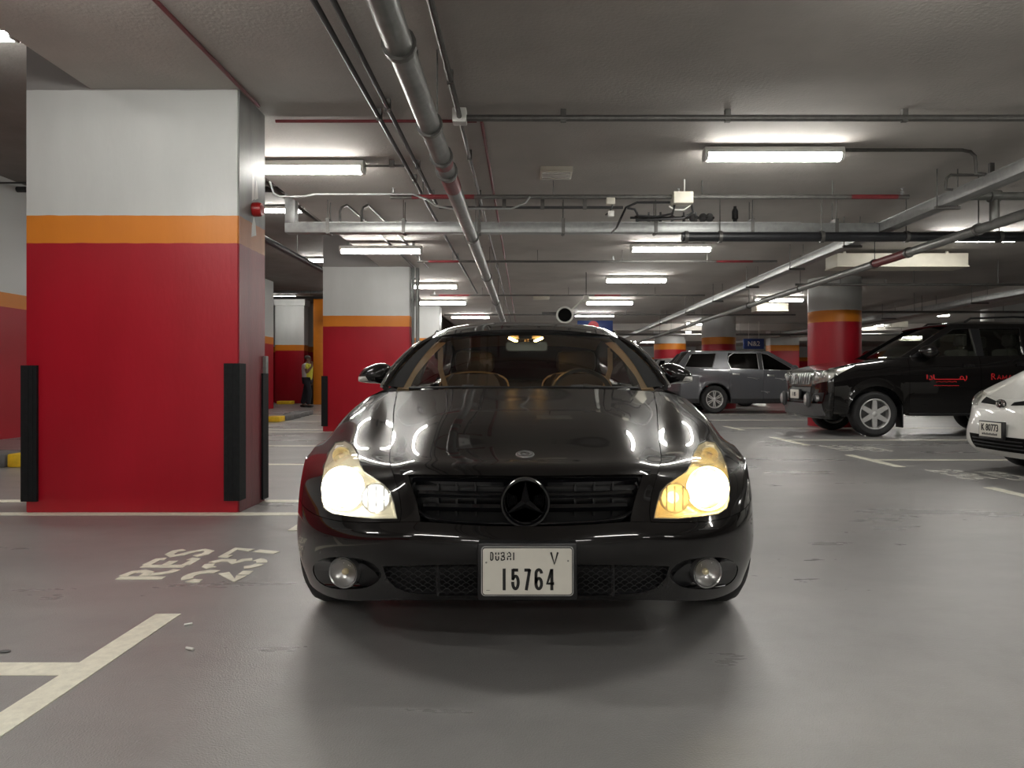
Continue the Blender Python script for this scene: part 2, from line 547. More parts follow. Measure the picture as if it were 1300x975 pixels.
# ------------------------------------------------------------------ painted bay lines (parts of the floor)
def on_floor(name, mb, m):
    o = mb.build(name, m, floor, world=True)
    return o
LW = 0.105
def line_y(x, y0, y1, m='line_paint'): on_floor('bay_line', MB().box(x - LW / 2, x + LW / 2, y0, y1, 0.0, 0.003), m)
def line_x(y, x0, x1, m='line_paint'): on_floor('bay_line', MB().box(x0, x1, y - LW / 2, y + LW / 2, 0.0, 0.0022), m)
XL, XR = -1.49, 4.21
line_y(XL, 1.6, 2.96); line_x(2.40, -6.2, XL - LW / 2)
line_x(5.17, -6.2, XL - LW / 2); line_x(5.72, -6.2, XL - LW / 2); line_y(XL, 4.60, 6.3)
for y in (8.2, 10.5, 13.3, 13.95, 16.6, 19.4, 22.2): 
    line_x(y, -6.2, XL - LW / 2)
    line_y(XL, y - 0.55, y + 0.55) if y != 13.3 else None
line_y(XR, 5.2, 6.44); line_y(XR, 7.95, 9.23); line_y(XR, 10.6, 12.1)
for y in (5.8, 8.65, 11.5, 14.35, 17.2, 20.0, 22.9): line_x(y, XR + LW / 2, XR + 5.0)
for y in (14.35, 17.2, 20.0, 22.9): line_y(XR, y - 0.6, y + 0.6)
# thin joint scored in the floor beside the left-hand bays

# stencil letters, each stroke cut by stencil bridges
def glyph_text(strokes_by_char, x_top, x_base, y0, cw, gap, w, m, facing):
    """letters lie on the floor; facing=-1: tops point to -x and the text runs along +y, +1 the other way round"""
    h = abs(x_top - x_base)
    y = y0
    for st in strokes_by_char:
        vs, fs = stroke_shape([[(px * cw, py * h) for px, py in s] for s in st], w, 0.0028)
        if facing < 0: vs = [(x_base - b, y + a, c) for a, b, c in vs]; y += cw + gap
        else: vs = [(x_base + b, y - a, c) for a, b, c in vs]; y -= cw + gap
        on_floor('bay_number', MB().add(vs, fs), m)
G2 = [arc(.5, .68, .42, .26, 195, 150, 3), arc(.5, .68, .42, .27, 130, -20, 8) , [(.80, .44), (.12, .06), (.55, .06)], [(.65, .06), (.98, .06)]]
G3 = [[(.05, .80), (.20, .92), (.45, .95)], [(.56, .95), (.82, .84), (.80, .64), (.55, .54), (.85, .44), (.93, .30)], arc(.5, .27, .42, .24, -15, -80, 4), arc(.5, .27, .42, .24, -100, -170, 4)]
G7 = [[(.02, .80), (.05, .95), (.93, .95), (.72, .58)], [(.68, .48), (.45, .02)]]
G5 = [[(.85, .95), (.15, .95), (.12, .6)], arc(.45, .33, .42, .28, 110, -60, 8), arc(.45, .33, .42, .28, -85, -165, 5)]
G6 = [[(.80, .93), (.35, .88), (.10, .5)], arc(.5, .3, .4, .26, 170, 10, 8), arc(.5, .3, .4, .26, -10, -170, 8)]
GR = [[(.15, 0), (.15, 1)], [(.32, .97), (.72, .92), (.80, .74), (.68, .56), (.34, .52)], [(.45, .45), (.70, .10), (.95, .04)]]
GE = [[(.15, 0), (.15, 1)], [(.30, .96), (.90, .96), (.94, .80)], [(.30, .5), (.72, .5)], [(.30, .04), (.90, .04), (.96, .22)]]
GS = [[(.90, .80), (.70, .94), (.35, .94), (.14, .78), (.30, .60), (.62, .48), (.88, .28), (.70, .07), (.35, .05), (.10, .20)]]
glyph_text([GR, GE, GS], -2.01, -1.785, 3.47, 0.19, 0.030, 0.048, 'line_paint', -1)
glyph_text([G2, G3, G7], -1.69, -1.40, 3.43, 0.20, 0.045, 0.054, 'line_paint', -1)
glyph_text([GR, GE, GS], 5.05, 4.78, 10.35, 0.20, 0.03, 0.055, 'line_worn', 1)
glyph_text([G2, G3, G5], 4.70, 4.36, 10.55, 0.22, 0.04, 0.06, 'line_worn', 1)
glyph_text([GR, GE, GS], 5.03, 4.77, 7.55, 0.20, 0.03, 0.055, 'line_worn', 1)
glyph_text([G2, G3, G6], 4.68, 4.34, 7.72, 0.22, 0.04, 0.06, 'line_worn', 1)

# litter on the floor
for (px, py, l, a, lab) in [(239, 794, .03, 0.5, 'white cigarette end lying beside the end of the bay line'),
                            (241, 825, .035, -0.4, 'second white cigarette end, lying clear of the bay line')]:
    x, y = gp(px, py)
    d = Vector((math.cos(a), math.sin(a), 0)) * l / 2
    o = MB().tube([(x - d.x, y - d.y, .005), (x, y, .005), (x + d.x, y + d.y, .005)], .005, 8).build('cigarette_end', 'litter')
    tag(o, lab, 'litter')
x, y = gp(6, 828)
tag(MB().ellipsoid((x, y, .004), (.022, .012, .004)).build('leaf_scrap', 'grey_plastic'), 'small dark scrap on the floor near the crossing bay line', 'litter')

# ------------------------------------------------------------------ pillars
def guard(parent, cx, cy, sx, sy, z0, z1, leg=0.095, th=0.022, name='corner_guard'):
    """L-shaped rubber strip wrapped round a corner; sx, sy point out of the pillar"""
    L = [(0, 0), (-sx * leg, 0), (-sx * leg, sy * th), (sx * th, sy * th), (sx * th, -sy * leg), (0, -sy * leg)]
    mb = MB().prism([(cx + a, cy + b) for a, b in L], 'z', z0, z1)
    # ribs moulded along the strip
    for t in (0.3, 0.65):
        a = -sx * leg * t
        mb.box(min(cx + a, cx + a - sx * .008), max(cx + a, cx + a - sx * .008), min(cy + sy * th, cy + sy * (th + .004)), max(cy + sy * th, cy + sy * (th + .004)), z0, z1)
    return mb.build(name, 'rubber', parent, world=True)

def pillar(x0, x1, y0, y1, label, guards, paint='paint_low', top=HIGH):
    t = thing('square_pillar', label, 'pillar', ((x0 + x1) / 2, (y0 + y1) / 2, 0), group='square painted pillars')
    MB().box(x0, x1, y0, y1, 0, top, 0.012).build('shaft', paint, t, world=True)
    for g in guards:
        sx, sy, z0, z1 = g
        guard(t, x1 if sx > 0 else x0, y1 if sy > 0 else y0, sx, sy, z0, z1)
    return t
p1 = pillar(-3.68, -2.117, 5.22, 5.76, 'big square red pillar with orange band and white top beside the stencilled RES 237',
            [(-1, -1, .085, 1.085), (1, -1, .09, 1.10), (1, 1, .02, 1.03)])
MB().box(-2.117, -2.085, 5.70, 5.75, 1.03, 1.17).build('guard_bracket', 'steel_pipe', p1, world=True)
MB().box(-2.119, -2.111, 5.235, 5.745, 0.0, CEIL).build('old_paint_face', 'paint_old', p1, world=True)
for (y0, y1, z0, z1) in ((5.47, 5.53, 2.36, 2.62), (5.53, 5.60, 2.38, 2.55), (5.46, 5.56, 2.08, 2.25)):
    MB().add([(-2.1105, y0, z0), (-2.1105, y1, z0 + .03), (-2.1105, y1 - .015, z1 - .05), (-2.1105, (y0 + y1) / 2, z1), (-2.1105, y0 + .01, z1 - .08)], [(0, 1, 2, 3, 4)]).build('paint_patch', 'white_plastic', p1, world=True)
al = MB()
al.lathe([(.045, 0), (.055, .01), (.055, .05), (.048, .075), (.03, .08), (.0, .08)], (-2.117, 5.50, 2.30), 'x', 20)
tag(al.build('fire_alarm_sounder', 'alarm_red'), 'round red fire alarm sounder on the side of the big pillar', 'alarm')
p2 = pillar(-3.83, -2.19, 13.4, 13.95, 'square red pillar with two grey pipes up its side and a ceiling light in front',
            [(-1, -1, .10, 1.05), (1, -1, .10, 1.05)])
p3 = pillar(-3.9, -2.50, 20.6, 21.15, 'far square pillar mostly hidden behind the pillar with the pipes', [(1, -1, .1, 1.05)])
for xx in (-2.158, -2.072):
    o = MB().tube([(xx, 13.62, 0.0), (xx, 13.62, 1.5), (xx, 13.62, 3.0), (xx + .0, 13.62, CEIL)], .028 if xx < -2.12 else .036, 12)
    for z in (0.8, 1.7, 2.5, 2.9): o.lathe([(.042, 0), (.042, .035)], (xx, 13.62, z), 'z', 12)
    tag(o.build('riser_pipe', 'steel_pipe'), 'slim grey riser pipe on the side of the second pillar' if xx < -2.12 else 'thicker grey riser pipe standing next to the slim one', 'pipe')

def round_column(cx, cy, r, label, paint='paint_high', collar=True):
    t = thing('round_column', label, 'column', (cx, cy, 0), group='round painted columns')
    MB().lathe([(r, 0), (r, CEIL)], (cx, cy, 0), 'z', 48).build('shaft', paint, t, world=True)
    return t
round_column(6.58, 15.1, .53, 'fat round red column with orange band standing right behind the black off-roader')
round_column(6.65, 24.4, .57, 'round column with red and orange bands behind the grey SUV roof')
round_column(5.85, 28.7, .64, 'round column with red and orange bands in the gap beside the main car')
pillar(10.2, 11.4, 29.5, 30.1, 'dim square pillar between the round columns behind the grey SUV', [], 'paint_high', CEIL)
pillar(12.7, 13.6, 19.2, 19.8, 'square pillar at the edge above the black off-roader roof', [], 'paint_high', CEIL)
pillar(8.75, 9.7, 20.6, 21.2, 'slim dark red pillar peeping past the fat round column', [], 'paint_high', CEIL)
# white boxed wall and orange door jamb at the back left
o = MB().box(-10.35, -9.15, 29.3, 29.9, 0, 4.05, .01).box(-10.4, -9.1, 29.25, 29.95, 4.05, 4.3)
tag(o.build('boxed_pier', 'paint_high'), 'pale square pier behind the walking man', 'pillar')
o = MB().box(-8.35, -7.95, 27.9, 28.3, 0, 4.2, .01)
o.box(-8.36, -7.94, 27.89, 28.31, 2.42, 2.45)
tag(o.build('orange_jamb', 'orange_paint'), 'slim all-orange post with a black bumper beside the walking man', 'post')
tag(MB().box(-8.43, -8.34, 27.75, 27.88, 0.02, 1.05, .01).build('post_bumper', 'rubber'), 'short black rubber bumper standing by the orange post', 'bumper')
tag(struct('wall_far', MB().box(-8.0, -4.5, 28.2, 28.5, 0, HIGH), 'paint_high'))

# kerbs: kerb stones of their own
def kerb(label, blocks):
    x0, y0 = blocks[0][0], blocks[0][2]
    t = thing('kerb', label, 'kerb', (x0, y0, 0), group='painted kerbs along the left wall')
    for (a, b, c, d, h, m) in blocks:
        MB().box(a, b, c, d, 0, h, .018).build('kerb_stone', m, t, world=True)
kerb('low kerb with a yellow end stone behind the big red pillar', [(-5.78, -5.62, 7.9, 8.4, .15, 'kerb_yellow')] + [(-8.6 + .56 * i, -8.045 + .56 * i, 7.9, 8.4, .15, 'kerb_grey' if i % 2 == 0 or i == 4 else 'kerb_yellow') for i in range(5)])
def kb(px0, px1, Y, m, h=.13): return ((px0 - VX) / FPX * Y, (px1 - VX) / FPX * Y - .005, Y, Y + .4, h, m)
kerb('grey kerb with a yellow end stone in front of the walking man', [kb(338, 355, 16.4, 'kerb_yellow'), ] + [(-5.65 + .62 * i, -5.04 + .62 * i, 17.0 + 1.2 * i, 17.45 + 1.2 * i, .12, 'kerb_grey') for i in range(0)])
kerb('long grey kerb running towards the walking man', [(-6.35, -5.95, 19.4 , 19.9, .12, 'kerb_grey'), (-6.3, -5.9, 18.85, 19.39, .12, 'kerb_grey'), (-6.2, -5.85, 18.2, 18.84, .12, 'kerb_grey'), (-6.0, -5.75, 17.5, 18.19, .12, 'kerb_grey'), (-5.9, -5.7, 16.85, 17.49, .12, 'kerb_grey')])
kerb('short yellow kerb stone at the foot of the far red wall', [(-9.9, -9.3, 28.2, 28.6, .13, 'kerb_yellow')])

# ------------------------------------------------------------------ fluorescent lights
def strip_light(cx, y, label, z=CEIL, L=1.27, m='tube_light', drop=0.0, group='fluorescent strip lights'):
    t = thing('strip_light', label, 'ceiling light', (cx, y, z), group=group)
    h = L / 2
    mb = MB().prism([(-.055, -.02), (.055, -.02), (.068, -.075), (-.068, -.075)], 'x', -h, h)
    mb.xf(Matrix.Translation((0, 0, -drop))).build('housing', 'fixture', t)
    if drop > 0 or True:
        for s in (-.4, .4): MB().box(s * L - .02, s * L + .02, -.02, .02, -.03 - drop, 0).build('bracket', 'steel_pipe', t)
    pr = [(-.062, -.076)] + [(.062 * math.cos(a), -.098 - .040 * math.sin(a)) for a in [PI - PI * i / 8 for i in range(9)]] + [(.062, -.076)]
    MB().prism(pr, 'x', -h + .03, h - .03).xf(Matrix.Translation((0, 0, -drop))).build('diffuser', m, t)
    for s in (-1, 1):
        a, b = sorted((s * (h - .03), s * h))
        MB().prism([(-.066, -.074), (.066, -.074), (.066, -.10), (.045, -.135), (-.045, -.135), (-.066, -.10)], 'x', a, b).xf(Matrix.Translation((0, 0, -drop))).build('end_cap', 'fixture', t)
    return t
LEFT = [(-2.2, 6.9, 'strip light whose end shows past the big red pillar'), (-2.24, 11.0, 'strip light hung in front of the second red pillar'),
        (-2.12, 15.6, 'strip light beside the riser pipes of the second pillar'), (-2.2, 18.9, 'strip light next behind the riser pipes'),
        (-1.80, 23.2, 'far strip light behind the long steel pipe')]
for x, y, l in LEFT: strip_light(x, y, l, drop=.05 if y == 11.0 else 0.0)
RIGHT = [(2.27, 6.5, 'big bright strip light alone in the ceiling over the aisle'), (2.28, 11.1, 'strip light half hidden by the galvanised trunking'),
         (2.28, 14.6, 'strip light next behind the galvanised trunking'), (2.24, 18.9, 'strip light between the trunking and the round loudspeaker'),
         (2.20, 22.6, 'strip light above the blue hanging sign')]
for x, y, l in RIGHT: strip_light(x, y, l)
for y in (3.0, -1.2, -5.2, -8.6):
    for x in (-2.2, 2.27):
        strip_light(x, y, 'strip light behind the photographer over the aisle', drop=.03, group='strip lights behind the camera')
for x in (6.5,):
    for y in (2.5, -1.5, -5.5):
        strip_light(x, y, 'strip light behind the photographer over the right-hand bays', group='strip lights behind the camera')
for y, l in ((10.3, 'strip light over the bonnet of the black off-roader'), (18.2, 'strip light shining past the fat round column'), (26.0, 'far strip light between the two round columns'), (30.5, 'farthest strip light over the grey SUV')):
    strip_light(6.5, y, l)
for y, l in ((9.5, 'strip light over the tail of the black off-roader'), (22.4, 'bright strip light above the windscreen of the black off-roader'), (31.0, 'small far strip light above the black off-roader'), (26.5, 'strip light deep behind the black off-roader')):
    strip_light(12.75, y, l)
for x, y in ((18.5, 22.0), (18.5, 34.0), (12.7, 38.0), (6.5, 38.5), (2.2, 30.0), (2.2, 38.0), (-1.9, 30.0)):
    strip_light(x, y, 'distant strip light over the far bays', group='distant strip lights')
HZ = HIGH
for x, y, l in ((-5.45, 6.7, 'strip light in the raised ceiling left of the big red pillar'), (-4.9, 13.6, 'strip light on the raised ceiling just past the big pillar'),
                (-5.45, 19.3, 'strip light on the raised ceiling between the two red pillars'), (-6.2, 26.0, 'strip light above the orange post')):
    strip_light(x, y, l, z=HZ)
for x, y in ((-6.0, 0.5), (-6.0, -5.0)):
    strip_light(x, y, 'strip light on the raised ceiling behind the photographer', z=HZ, group='strip lights behind the camera')
strip_light(-9.6, 27.8, 'strip light over the pale square pier', z=HZ, m='tube_light_dim')

# ------------------------------------------------------------------ services under the ceiling
def run(name, label, cat, path, r, m, n=12, rods=None, clamps=(), group=None, bands=(), zc=CEIL, rod_r=.006, box=None):
    """a pipe run: pipe, hanger rods up to the ceiling, clamps, painted bands"""
    t = thing(name, label, cat, path[0], group=group)
    MB().tube(path, r, n).build('pipe', m, t, world=True)
    for p in (rods or []):
        MB().tube([(p[0], p[1], p[2]), (p[0], p[1], (p[2] + zc) / 2), (p[0], p[1], zc)], rod_r, 6).build('hanger_rod', 'conduit', t, world=True)
    for c in clamps:
        p, ax = c
        MB().lathe([(r * 1.25, -.02), (r * 1.25, .02)], p, ax, 14).build('clamp', 'conduit', t, world=True)
    for b in bands:
        a, c, mm = b
        MB().tube([a, tuple((Vector(a) + Vector(c)) / 2), c], r * 1.03, n).build('painted_band', mm, t, world=True)
    return t
# main longitudinal steel pipe
XP, ZP, RP = -.623, 2.635, .070
run('drain_pipe', 'thick grey steel pipe running away overhead along the aisle', 'pipe', [(XP, -9, ZP), (XP, 7, ZP), (XP, 20, ZP), (XP, 32, ZP)], RP, 'steel_pipe', 18,
    rods=[(XP + s, y, ZP) for y in (1.2, 4.6, 8.2, 11.4, 15, 19, 24) for s in (-.076, .05)],
    clamps=[((XP, y, ZP), 'y') for y in (1.2, 3.5, 4.6, 5.25, 5.62, 8.2, 11.4, 15, 19, 24)], bands=[((XP, 5.3, ZP), (XP, 5.42, ZP), 'red_pipe'), ((XP, 5.72, ZP), (XP, 6.1, ZP), 'red_pipe')])
# two dark conduits on the left
def conduit(name, label, path, r, m='dark_conduit', saddles=(), cat='conduit', group=None):
    t = thing(name, label, cat, path[0], group=group)
    MB().tube(path, r, 10).build('pipe', m, t, world=True)
    for p in saddles:
        MB().box(p[0] - .022, p[0] + .022, p[1] - .018, p[1] + .018, p[2] - r * 1.2, CEIL - .003).build('saddle', 'conduit', t, world=True)
    return t
zc1 = 3.05
def lx(px, py, z):  # X of a longitudinal line through a pixel at height z
    return (px - VX) / (VY - py) * (z - CAMZ)
xa, xb, xc = lx(398, 0, zc1), lx(423, 0, zc1), lx(546, 0, zc1)
conduit('electrical_conduit', 'outer of two thin dark conduits running along the ceiling', [(xa, -9, zc1), (xa, 6, zc1), (xa, 13.2, zc1), (xa, 17, zc1)], .018, saddles=[(xa, y, zc1) for y in (1.5, 3.4, 5.6, 7.4, 9.6, 12)])
conduit('electrical_conduit', 'inner of two thin dark conduits running along the ceiling', [(xb, -9, zc1), (xb, 5, zc1), (xb, 8.34, zc1)], .018, saddles=[(xb, y, zc1) for y in (1.5, 3.6, 5.4, 6.9, 8.0)])
conduit('electrical_conduit', 'thin dark conduit crossing in front of the galvanised trunking', [(xb + .03, 8.36, zc1 - .04), (xb + .06, 8.36, zc1 - .04), (0, 8.36, zc1 - .04), (1.15, 8.36, zc1 - .04)], .017, saddles=[(x, 8.36, zc1 - .04) for x in (-.25, .2, .7)])
jy = FPX * (zc1 - CAMZ) / (VY - 150)
conduit('electrical_conduit', 'thin grey conduit running along the ceiling into the small junction box', [(xc, -9, zc1), (xc, 2, zc1), (xc, jy, zc1)], .022, 'conduit', [(xc, y, zc1) for y in (2.4, 3.6, 4.9)])
tag(MB().box(xc - .055, xc + .055, jy - .05, jy + .05, zc1 - .045, CEIL, .008).build('junction_box', 'fixture'), 'small square junction box where two ceiling conduits meet', 'box')
conduit('electrical_conduit', 'long dark conduit crossing the ceiling from the junction box to the right', [(xc, jy, zc1), (3, jy, zc1), (11, jy, zc1)], .026, 'conduit', [(x, jy, zc1) for x in (.3, 1.6, 3.0, 4.2)])
conduit('electrical_conduit', 'grey conduit carrying on from the junction box beside the red pipe', [(xc, jy, zc1), (xc, 12, zc1), (xc, 30, zc1)], .016, 'conduit', [(xc, y, zc1) for y in (6.6, 8, 10, 13, 17)])
# small red fire pipes
run('fire_pipe', 'thin red pipe running along the ceiling to the big red pillar', 'pipe', [(-2.07, -9, 3.102), (-2.07, 2, 3.102), (-2.07, 5.5, 3.102)], .014, 'red_pipe', 8)
run('fire_pipe', 'thin red pipe crossing the ceiling from the big pillar to the steel pipe', 'pipe', [(-2.05, 5.82, 3.102), (-1.5, 5.82, 3.102), (-.40, 5.82, 3.102)], .013, 'red_pipe', 8)
run('fire_pipe', 'thin red pipe running away along the ceiling beside the grey conduit', 'pipe', [(-.36, 5.82, 3.102), (-.36, 9, 3.102), (-.36, 26, 3.102)], .014, 'red_pipe', 8)

# galvanised trunking
def trunk(label, x0, x1, y0, y1, z0, z1, lids, brackets, extra=None):
    t = thing('cable_trunking', label, 'cable tray', ((x0 + x1) / 2, (y0 + y1) / 2, z0))
    mb = MB().box(x0, x1, y0, y1, z0, z1 - .012, .004)
    if extra: extra(mb)
    mb.build('channel', 'galv', t, world=True)
    for a in lids: MB().box(*a, z1 - .012, z1).build('lid', 'galv', t, world=True)
    for (bx, by) in brackets:
        long_x = (x1 - x0) > (y1 - y0)
        if long_x: MB().box(bx - .02, bx + .02, y0 - .006, y1 + .006, z0 - .012, z1 + .04).build('strap', 'conduit', t, world=True)
        else: MB().box(x0 - .05, x1 + .05, by - .02, by + .02, z0 - .03, z0).build('strap', 'conduit', t, world=True)
        for s in (-1, 1):
            rx, ry = (bx, by + s * ((y1 - y0) / 2 - .01)) if long_x else (bx + s * ((x1 - x0) / 2 + .03), by)
            MB().tube([(rx, ry, z0 - .02), (rx, ry, 2.9), (rx, ry, CEIL)], .006, 6).build('hanger_rod', 'conduit', t, world=True)
    return t
TY0, TY1, TZ0, TZ1 = 8.42, 8.56, 2.73, 2.855
def drop_leg(mb): mb.box(-2.86, -2.74, TY0 + .005, TY1 - .005, TZ1 - .02, 3.2, .004)
trunk('galvanised trunking crossing under the ceiling between the lights', -2.86, 4.20, TY0, TY1, TZ0, TZ1,
      [(-2.72 + 1.2 * i, -2.72 + 1.2 * i + 1.19, TY0, TY1) for i in range(5)], [(x, 8.49) for x in (-2.35, -1.45, -.55, .45, 1.55, 2.7, 3.7)], drop_leg)
trunk('long galvanised trunking running down the right-hand side of the aisle', 4.21, 4.36, -9, 34, 2.74, 2.855,
      [(4.21, 4.36, 1 + 3 * i, 3.98 + 3 * i) for i in range(9)], [(4.285, y) for y in (4, 5.6, 7.2, 9.3, 11.2, 13.4, 15.8, 18.5, 22)])
trunk('far galvanised tray running above the black off-roader', 10.1, 10.4, 6, 40, 2.72, 2.84, [(10.1, 10.4, 8 + 4 * i, 11.9 + 4 * i) for i in range(7)], [(10.25, y) for y in (12, 14, 16, 18, 20, 22, 25, 28)])
# right-hand pipe with red band and tee
run('sprinkler_main', 'grey steel pipe with a red stretch slanting away over the black off-roader', 'pipe', [(4.73, -9, 2.548), (4.73, 6, 2.548), (4.73, 18, 2.548), (4.73, 33, 2.548)], .052, 'steel_pipe', 14,
    rods=[(4.73, y, 2.6) for y in (5.2, 7.4, 9.6, 12.2, 15, 19, 23)], clamps=[((4.73, y, 2.548), 'y') for y in (5.2, 7.4, 8.75, 9.6, 12.2, 15, 19, 23)],
    bands=[((4.73, 8.8, 2.548), (4.73, 9.6, 2.548), 'red_pipe')])
o = MB().tube([(4.73, 7.15, 2.548), (4.73, 7.15, 2.7), (4.73, 7.15, 2.80)], .045, 12).tube([(4.35, 7.15, 2.83), (4.8, 7.15, 2.83), (5.3, 7.15, 2.83)], .042, 12).lathe([(.06, -.05), (.06, .05)], (4.73, 7.15, 2.83), 'x', 14)
o.tube([(5.3, 7.15, 2.83), (6, 7.15, 2.83), (8.5, 7.15, 2.83)], .03, 12)
tag(o.build('tee_branch', 'steel_pipe'), 'tee branch rising from the right-hand pipe beside the trunking', 'pipe')
# black lagged pipe
yb, zb = 8.38, 2.668
run('lagged_pipe', 'thick black insulated pipe crossing the ceiling to the right', 'pipe', [(1.85, yb, zb), (5, yb, zb), (9.9, yb, zb)], .056, 'black_lagging', 14,
    rods=[(x, yb, zb) for x in (2.3, 3.5, 4.5, 5.6, 7)], clamps=[((x, yb, zb), 'x') for x in (1.9, 2.3, 3.5, 4.5, 5.6, 7)])
# conduits from the bright strip light
conduit('light_conduit', 'grey conduit from the bright strip light bending down into the trunking', [(2.9, 6.5, 3.085), (4.0, 6.5, 3.085), (4.08, 6.5, 3.07), (4.12, 6.5, 3.03), (4.13, 6.5, 2.95), (4.13, 6.5, 2.87), (4.22, 6.5, 2.86)], .016, 'conduit')
conduit('light_conduit', 'short bent conduit dropping into the right-hand trunking', [(4.62, 7.0, 3.0), (4.2, 7.0, 3.0), (4.16, 7.0, 2.97), (4.15, 7.0, 2.9), (4.15, 7.0, 2.86), (4.22, 7.0, 2.855)], .014, 'conduit', [(4.6, 7.0, 3.0)])
conduit('light_conduit', 'thin conduit feeding the strip light past the big pillar', [(-1.56, 6.9, 3.06), (-1.3, 6.9, 3.06), (xa, 6.9, 3.06)], .012, 'conduit', [(-1.3, 6.9, 3.06)])
# sprinkler cross pipes
def sprinkler_line(y, z, x0, x1, r, label, reds, rods, heads=()):
    t = run('sprinkler_pipe', label, 'pipe', [(x0, y, z), ((x0 + x1) / 2, y, z), (x1, y, z)], r, 'conduit', 10, rods=[(x, y, z) for x in rods],
            bands=[((a, y, z), (b, y, z), 'red_pipe') for a, b in reds])
    for x in heads:
        MB().lathe([(.012, 0), (.012, .03), (.02, .035), (.02, .045), (.006, .05), (.006, .07), (.018, .072), (.018, .078)], (x, y, z + r * .5), 'z', 10).build('sprinkler_head', 'galv', t, world=True)
    return t
sprinkler_line(7.62, 2.945, -1.45, 4.12, .024, 'sprinkler pipe with red stretches in front of the trunking', [(-1.22, -.55), (3.5, 4.0)], [-1.1, .3, 1.9, 3.3], [-1.42, 1.65, 4.05])
sprinkler_line(11.7, 2.93, -1.78, 4.15, .02, 'sprinkler pipe behind the trunking, red near its ends', [(-1.6, -1.1), (3.15, 3.75)], [-1.2, .2, 1.6, 3.0], [-1.75, 1.45])
sprinkler_line(16.4, 2.93, -2.2, 4.15, .02, 'far sprinkler pipe with a short red stretch', [(-2.0, -1.3), (1.6, 2.2)], [-1, 1, 3], [-2.1, 2.6])
sprinkler_line(21.0, 2.90, -2.4, 8, .02, 'farther thin sprinkler pipe across the aisle', [(-1.9, -1.2)], [-1, 1, 3, 5], [])
sprinkler_line(26.4, 2.66, -.4, 16, .04, 'farthest cross pipe under the concrete beam', [], [2, 5, 8, 14], [])
sprinkler_line(12.6, 2.67, 4.8, 13, .022, 'thin pipe below the cream duct behind the black off-roader', [], [5.6, 6.9, 8.4, 10], [6.4])
sprinkler_line(17.5, 2.65, 7.3, 15, .03, 'dark thin pipe to the right of the fat round column', [], [8.1, 9.6, 11.8], [])
# white light-gauge cable draped along the trunking
conduit('white_cable', 'thin white conduit looping from the raised ceiling to the steel pipe', [(-2.72, 7.55, 3.09), (-2.68, 7.55, 2.96), (-2.62, 7.55, 2.93), (-2.35, 7.55, 2.93), (-2.25, 7.55, 2.955), (-1.2, 7.55, 2.955), (-1.05, 7.55, 2.90), (-.95, 7.55, 2.83), (-.80, 7.55, 2.80), (-.15, 7.55, 2.80), (.0, 7.55, 2.86), (.05, 7.55, 2.93)], .011, 'galv')
for i, xx in enumerate((-2.22, -1.96)):
    conduit('bent_conduit', 'left of the twin bent conduits rising from the trunking' if i == 0 else 'right of the twin bent conduits rising from the trunking',
            [(xx, 8.49, 2.85), (xx, 8.49, 3.0), (xx + .01, 8.52, 3.05), (xx + .05, 8.6, 3.10), (xx + .09, 9.8, 3.10), (xx + .12, 13.38, 3.10)], .014, 'conduit')
# ceiling devices
t = thing('air_vent', 'slatted off-white emergency light panel on the ceiling', 'vent', (.31, 7.25, CEIL))
MB().box(.15, .475, 7.1, 7.4, 3.065, CEIL, .006).build('frame', 'cream_duct', t, world=True)
for k in range(4): MB().box(.17, .455, 7.13 + .065 * k, 7.165 + .065 * k, 3.055, 3.066).build('slat', 'white_plastic', t, world=True)
tag(MB().box(.20, .62, 18.2, 18.5, 3.06, CEIL, .006).build('flat_panel', 'cream_duct'), 'small flat cream panel on the far ceiling', 'panel')
t = thing('control_box', 'cream control box with black hoses on the sprinkler pipe', 'box', (1.66, 7.62, 2.85))
MB().box(1.57, 1.78, 7.5, 7.66, 2.85, 2.975, .008).build('body', 'cream_duct', t, world=True)
MB().tube([(1.70, 7.58, 2.97), (1.70, 7.58, 3.05), (1.70, 7.58, CEIL)], .008, 8).build('hanger_rod', 'white_plastic', t, world=True)
MB().tube([(1.54, 7.6, 2.84), (1.60, 7.6, 2.80), (1.70, 7.6, 2.80), (1.77, 7.6, 2.85)], .008, 8).build('handle', 'white_plastic', t, world=True)
for k, hp in enumerate([[(1.55, 7.6, 2.88), (1.2, 7.62, 2.885), (1.08, 7.62, 2.83), (1.04, 7.7, 2.74), (1.03, 8.0, 2.70), (1.03, 8.45, 2.735)],
                        [(1.78, 7.6, 2.86), (1.80, 7.62, 2.78), (1.70, 7.64, 2.72), (1.45, 7.66, 2.71), (1.2, 7.7, 2.71)],
                        [(1.60, 7.6, 2.86), (1.58, 7.6, 2.76), (1.42, 7.64, 2.735), (1.22, 7.66, 2.75), (1.18, 7.66, 2.82), (1.10, 7.66, 2.835)]]):
    MB().tube(hp, .013, 8).build('hose', 'black_plastic', t, world=True)
t = thing('valve_cluster', 'dark cluster of small valves sitting on the trunking', 'valve', (1.75, 8.49, TZ1))
for k in range(6):
    MB().lathe([(.018, 0), (.018, .05), (.03, .055), (.03, .075), (.012, .08), (.012, .12)], (1.33 + .14 * k, 8.45, TZ1), 'z', 10).build('valve', 'grey_plastic' if k % 2 else 'black_plastic', t, world=True)
MB().tube([(1.25, 8.45, TZ1 + .055), (1.7, 8.45, TZ1 + .055), (2.25, 8.45, TZ1 + .055)], .014, 8).build('manifold', 'dark_conduit', t, world=True)
for xx in (2.0, 2.12, 2.2): MB().ellipsoid((xx, 8.47, TZ1 + .06), (.05, .04, .055)).build('knob', 'grey_plastic', t, world=True)
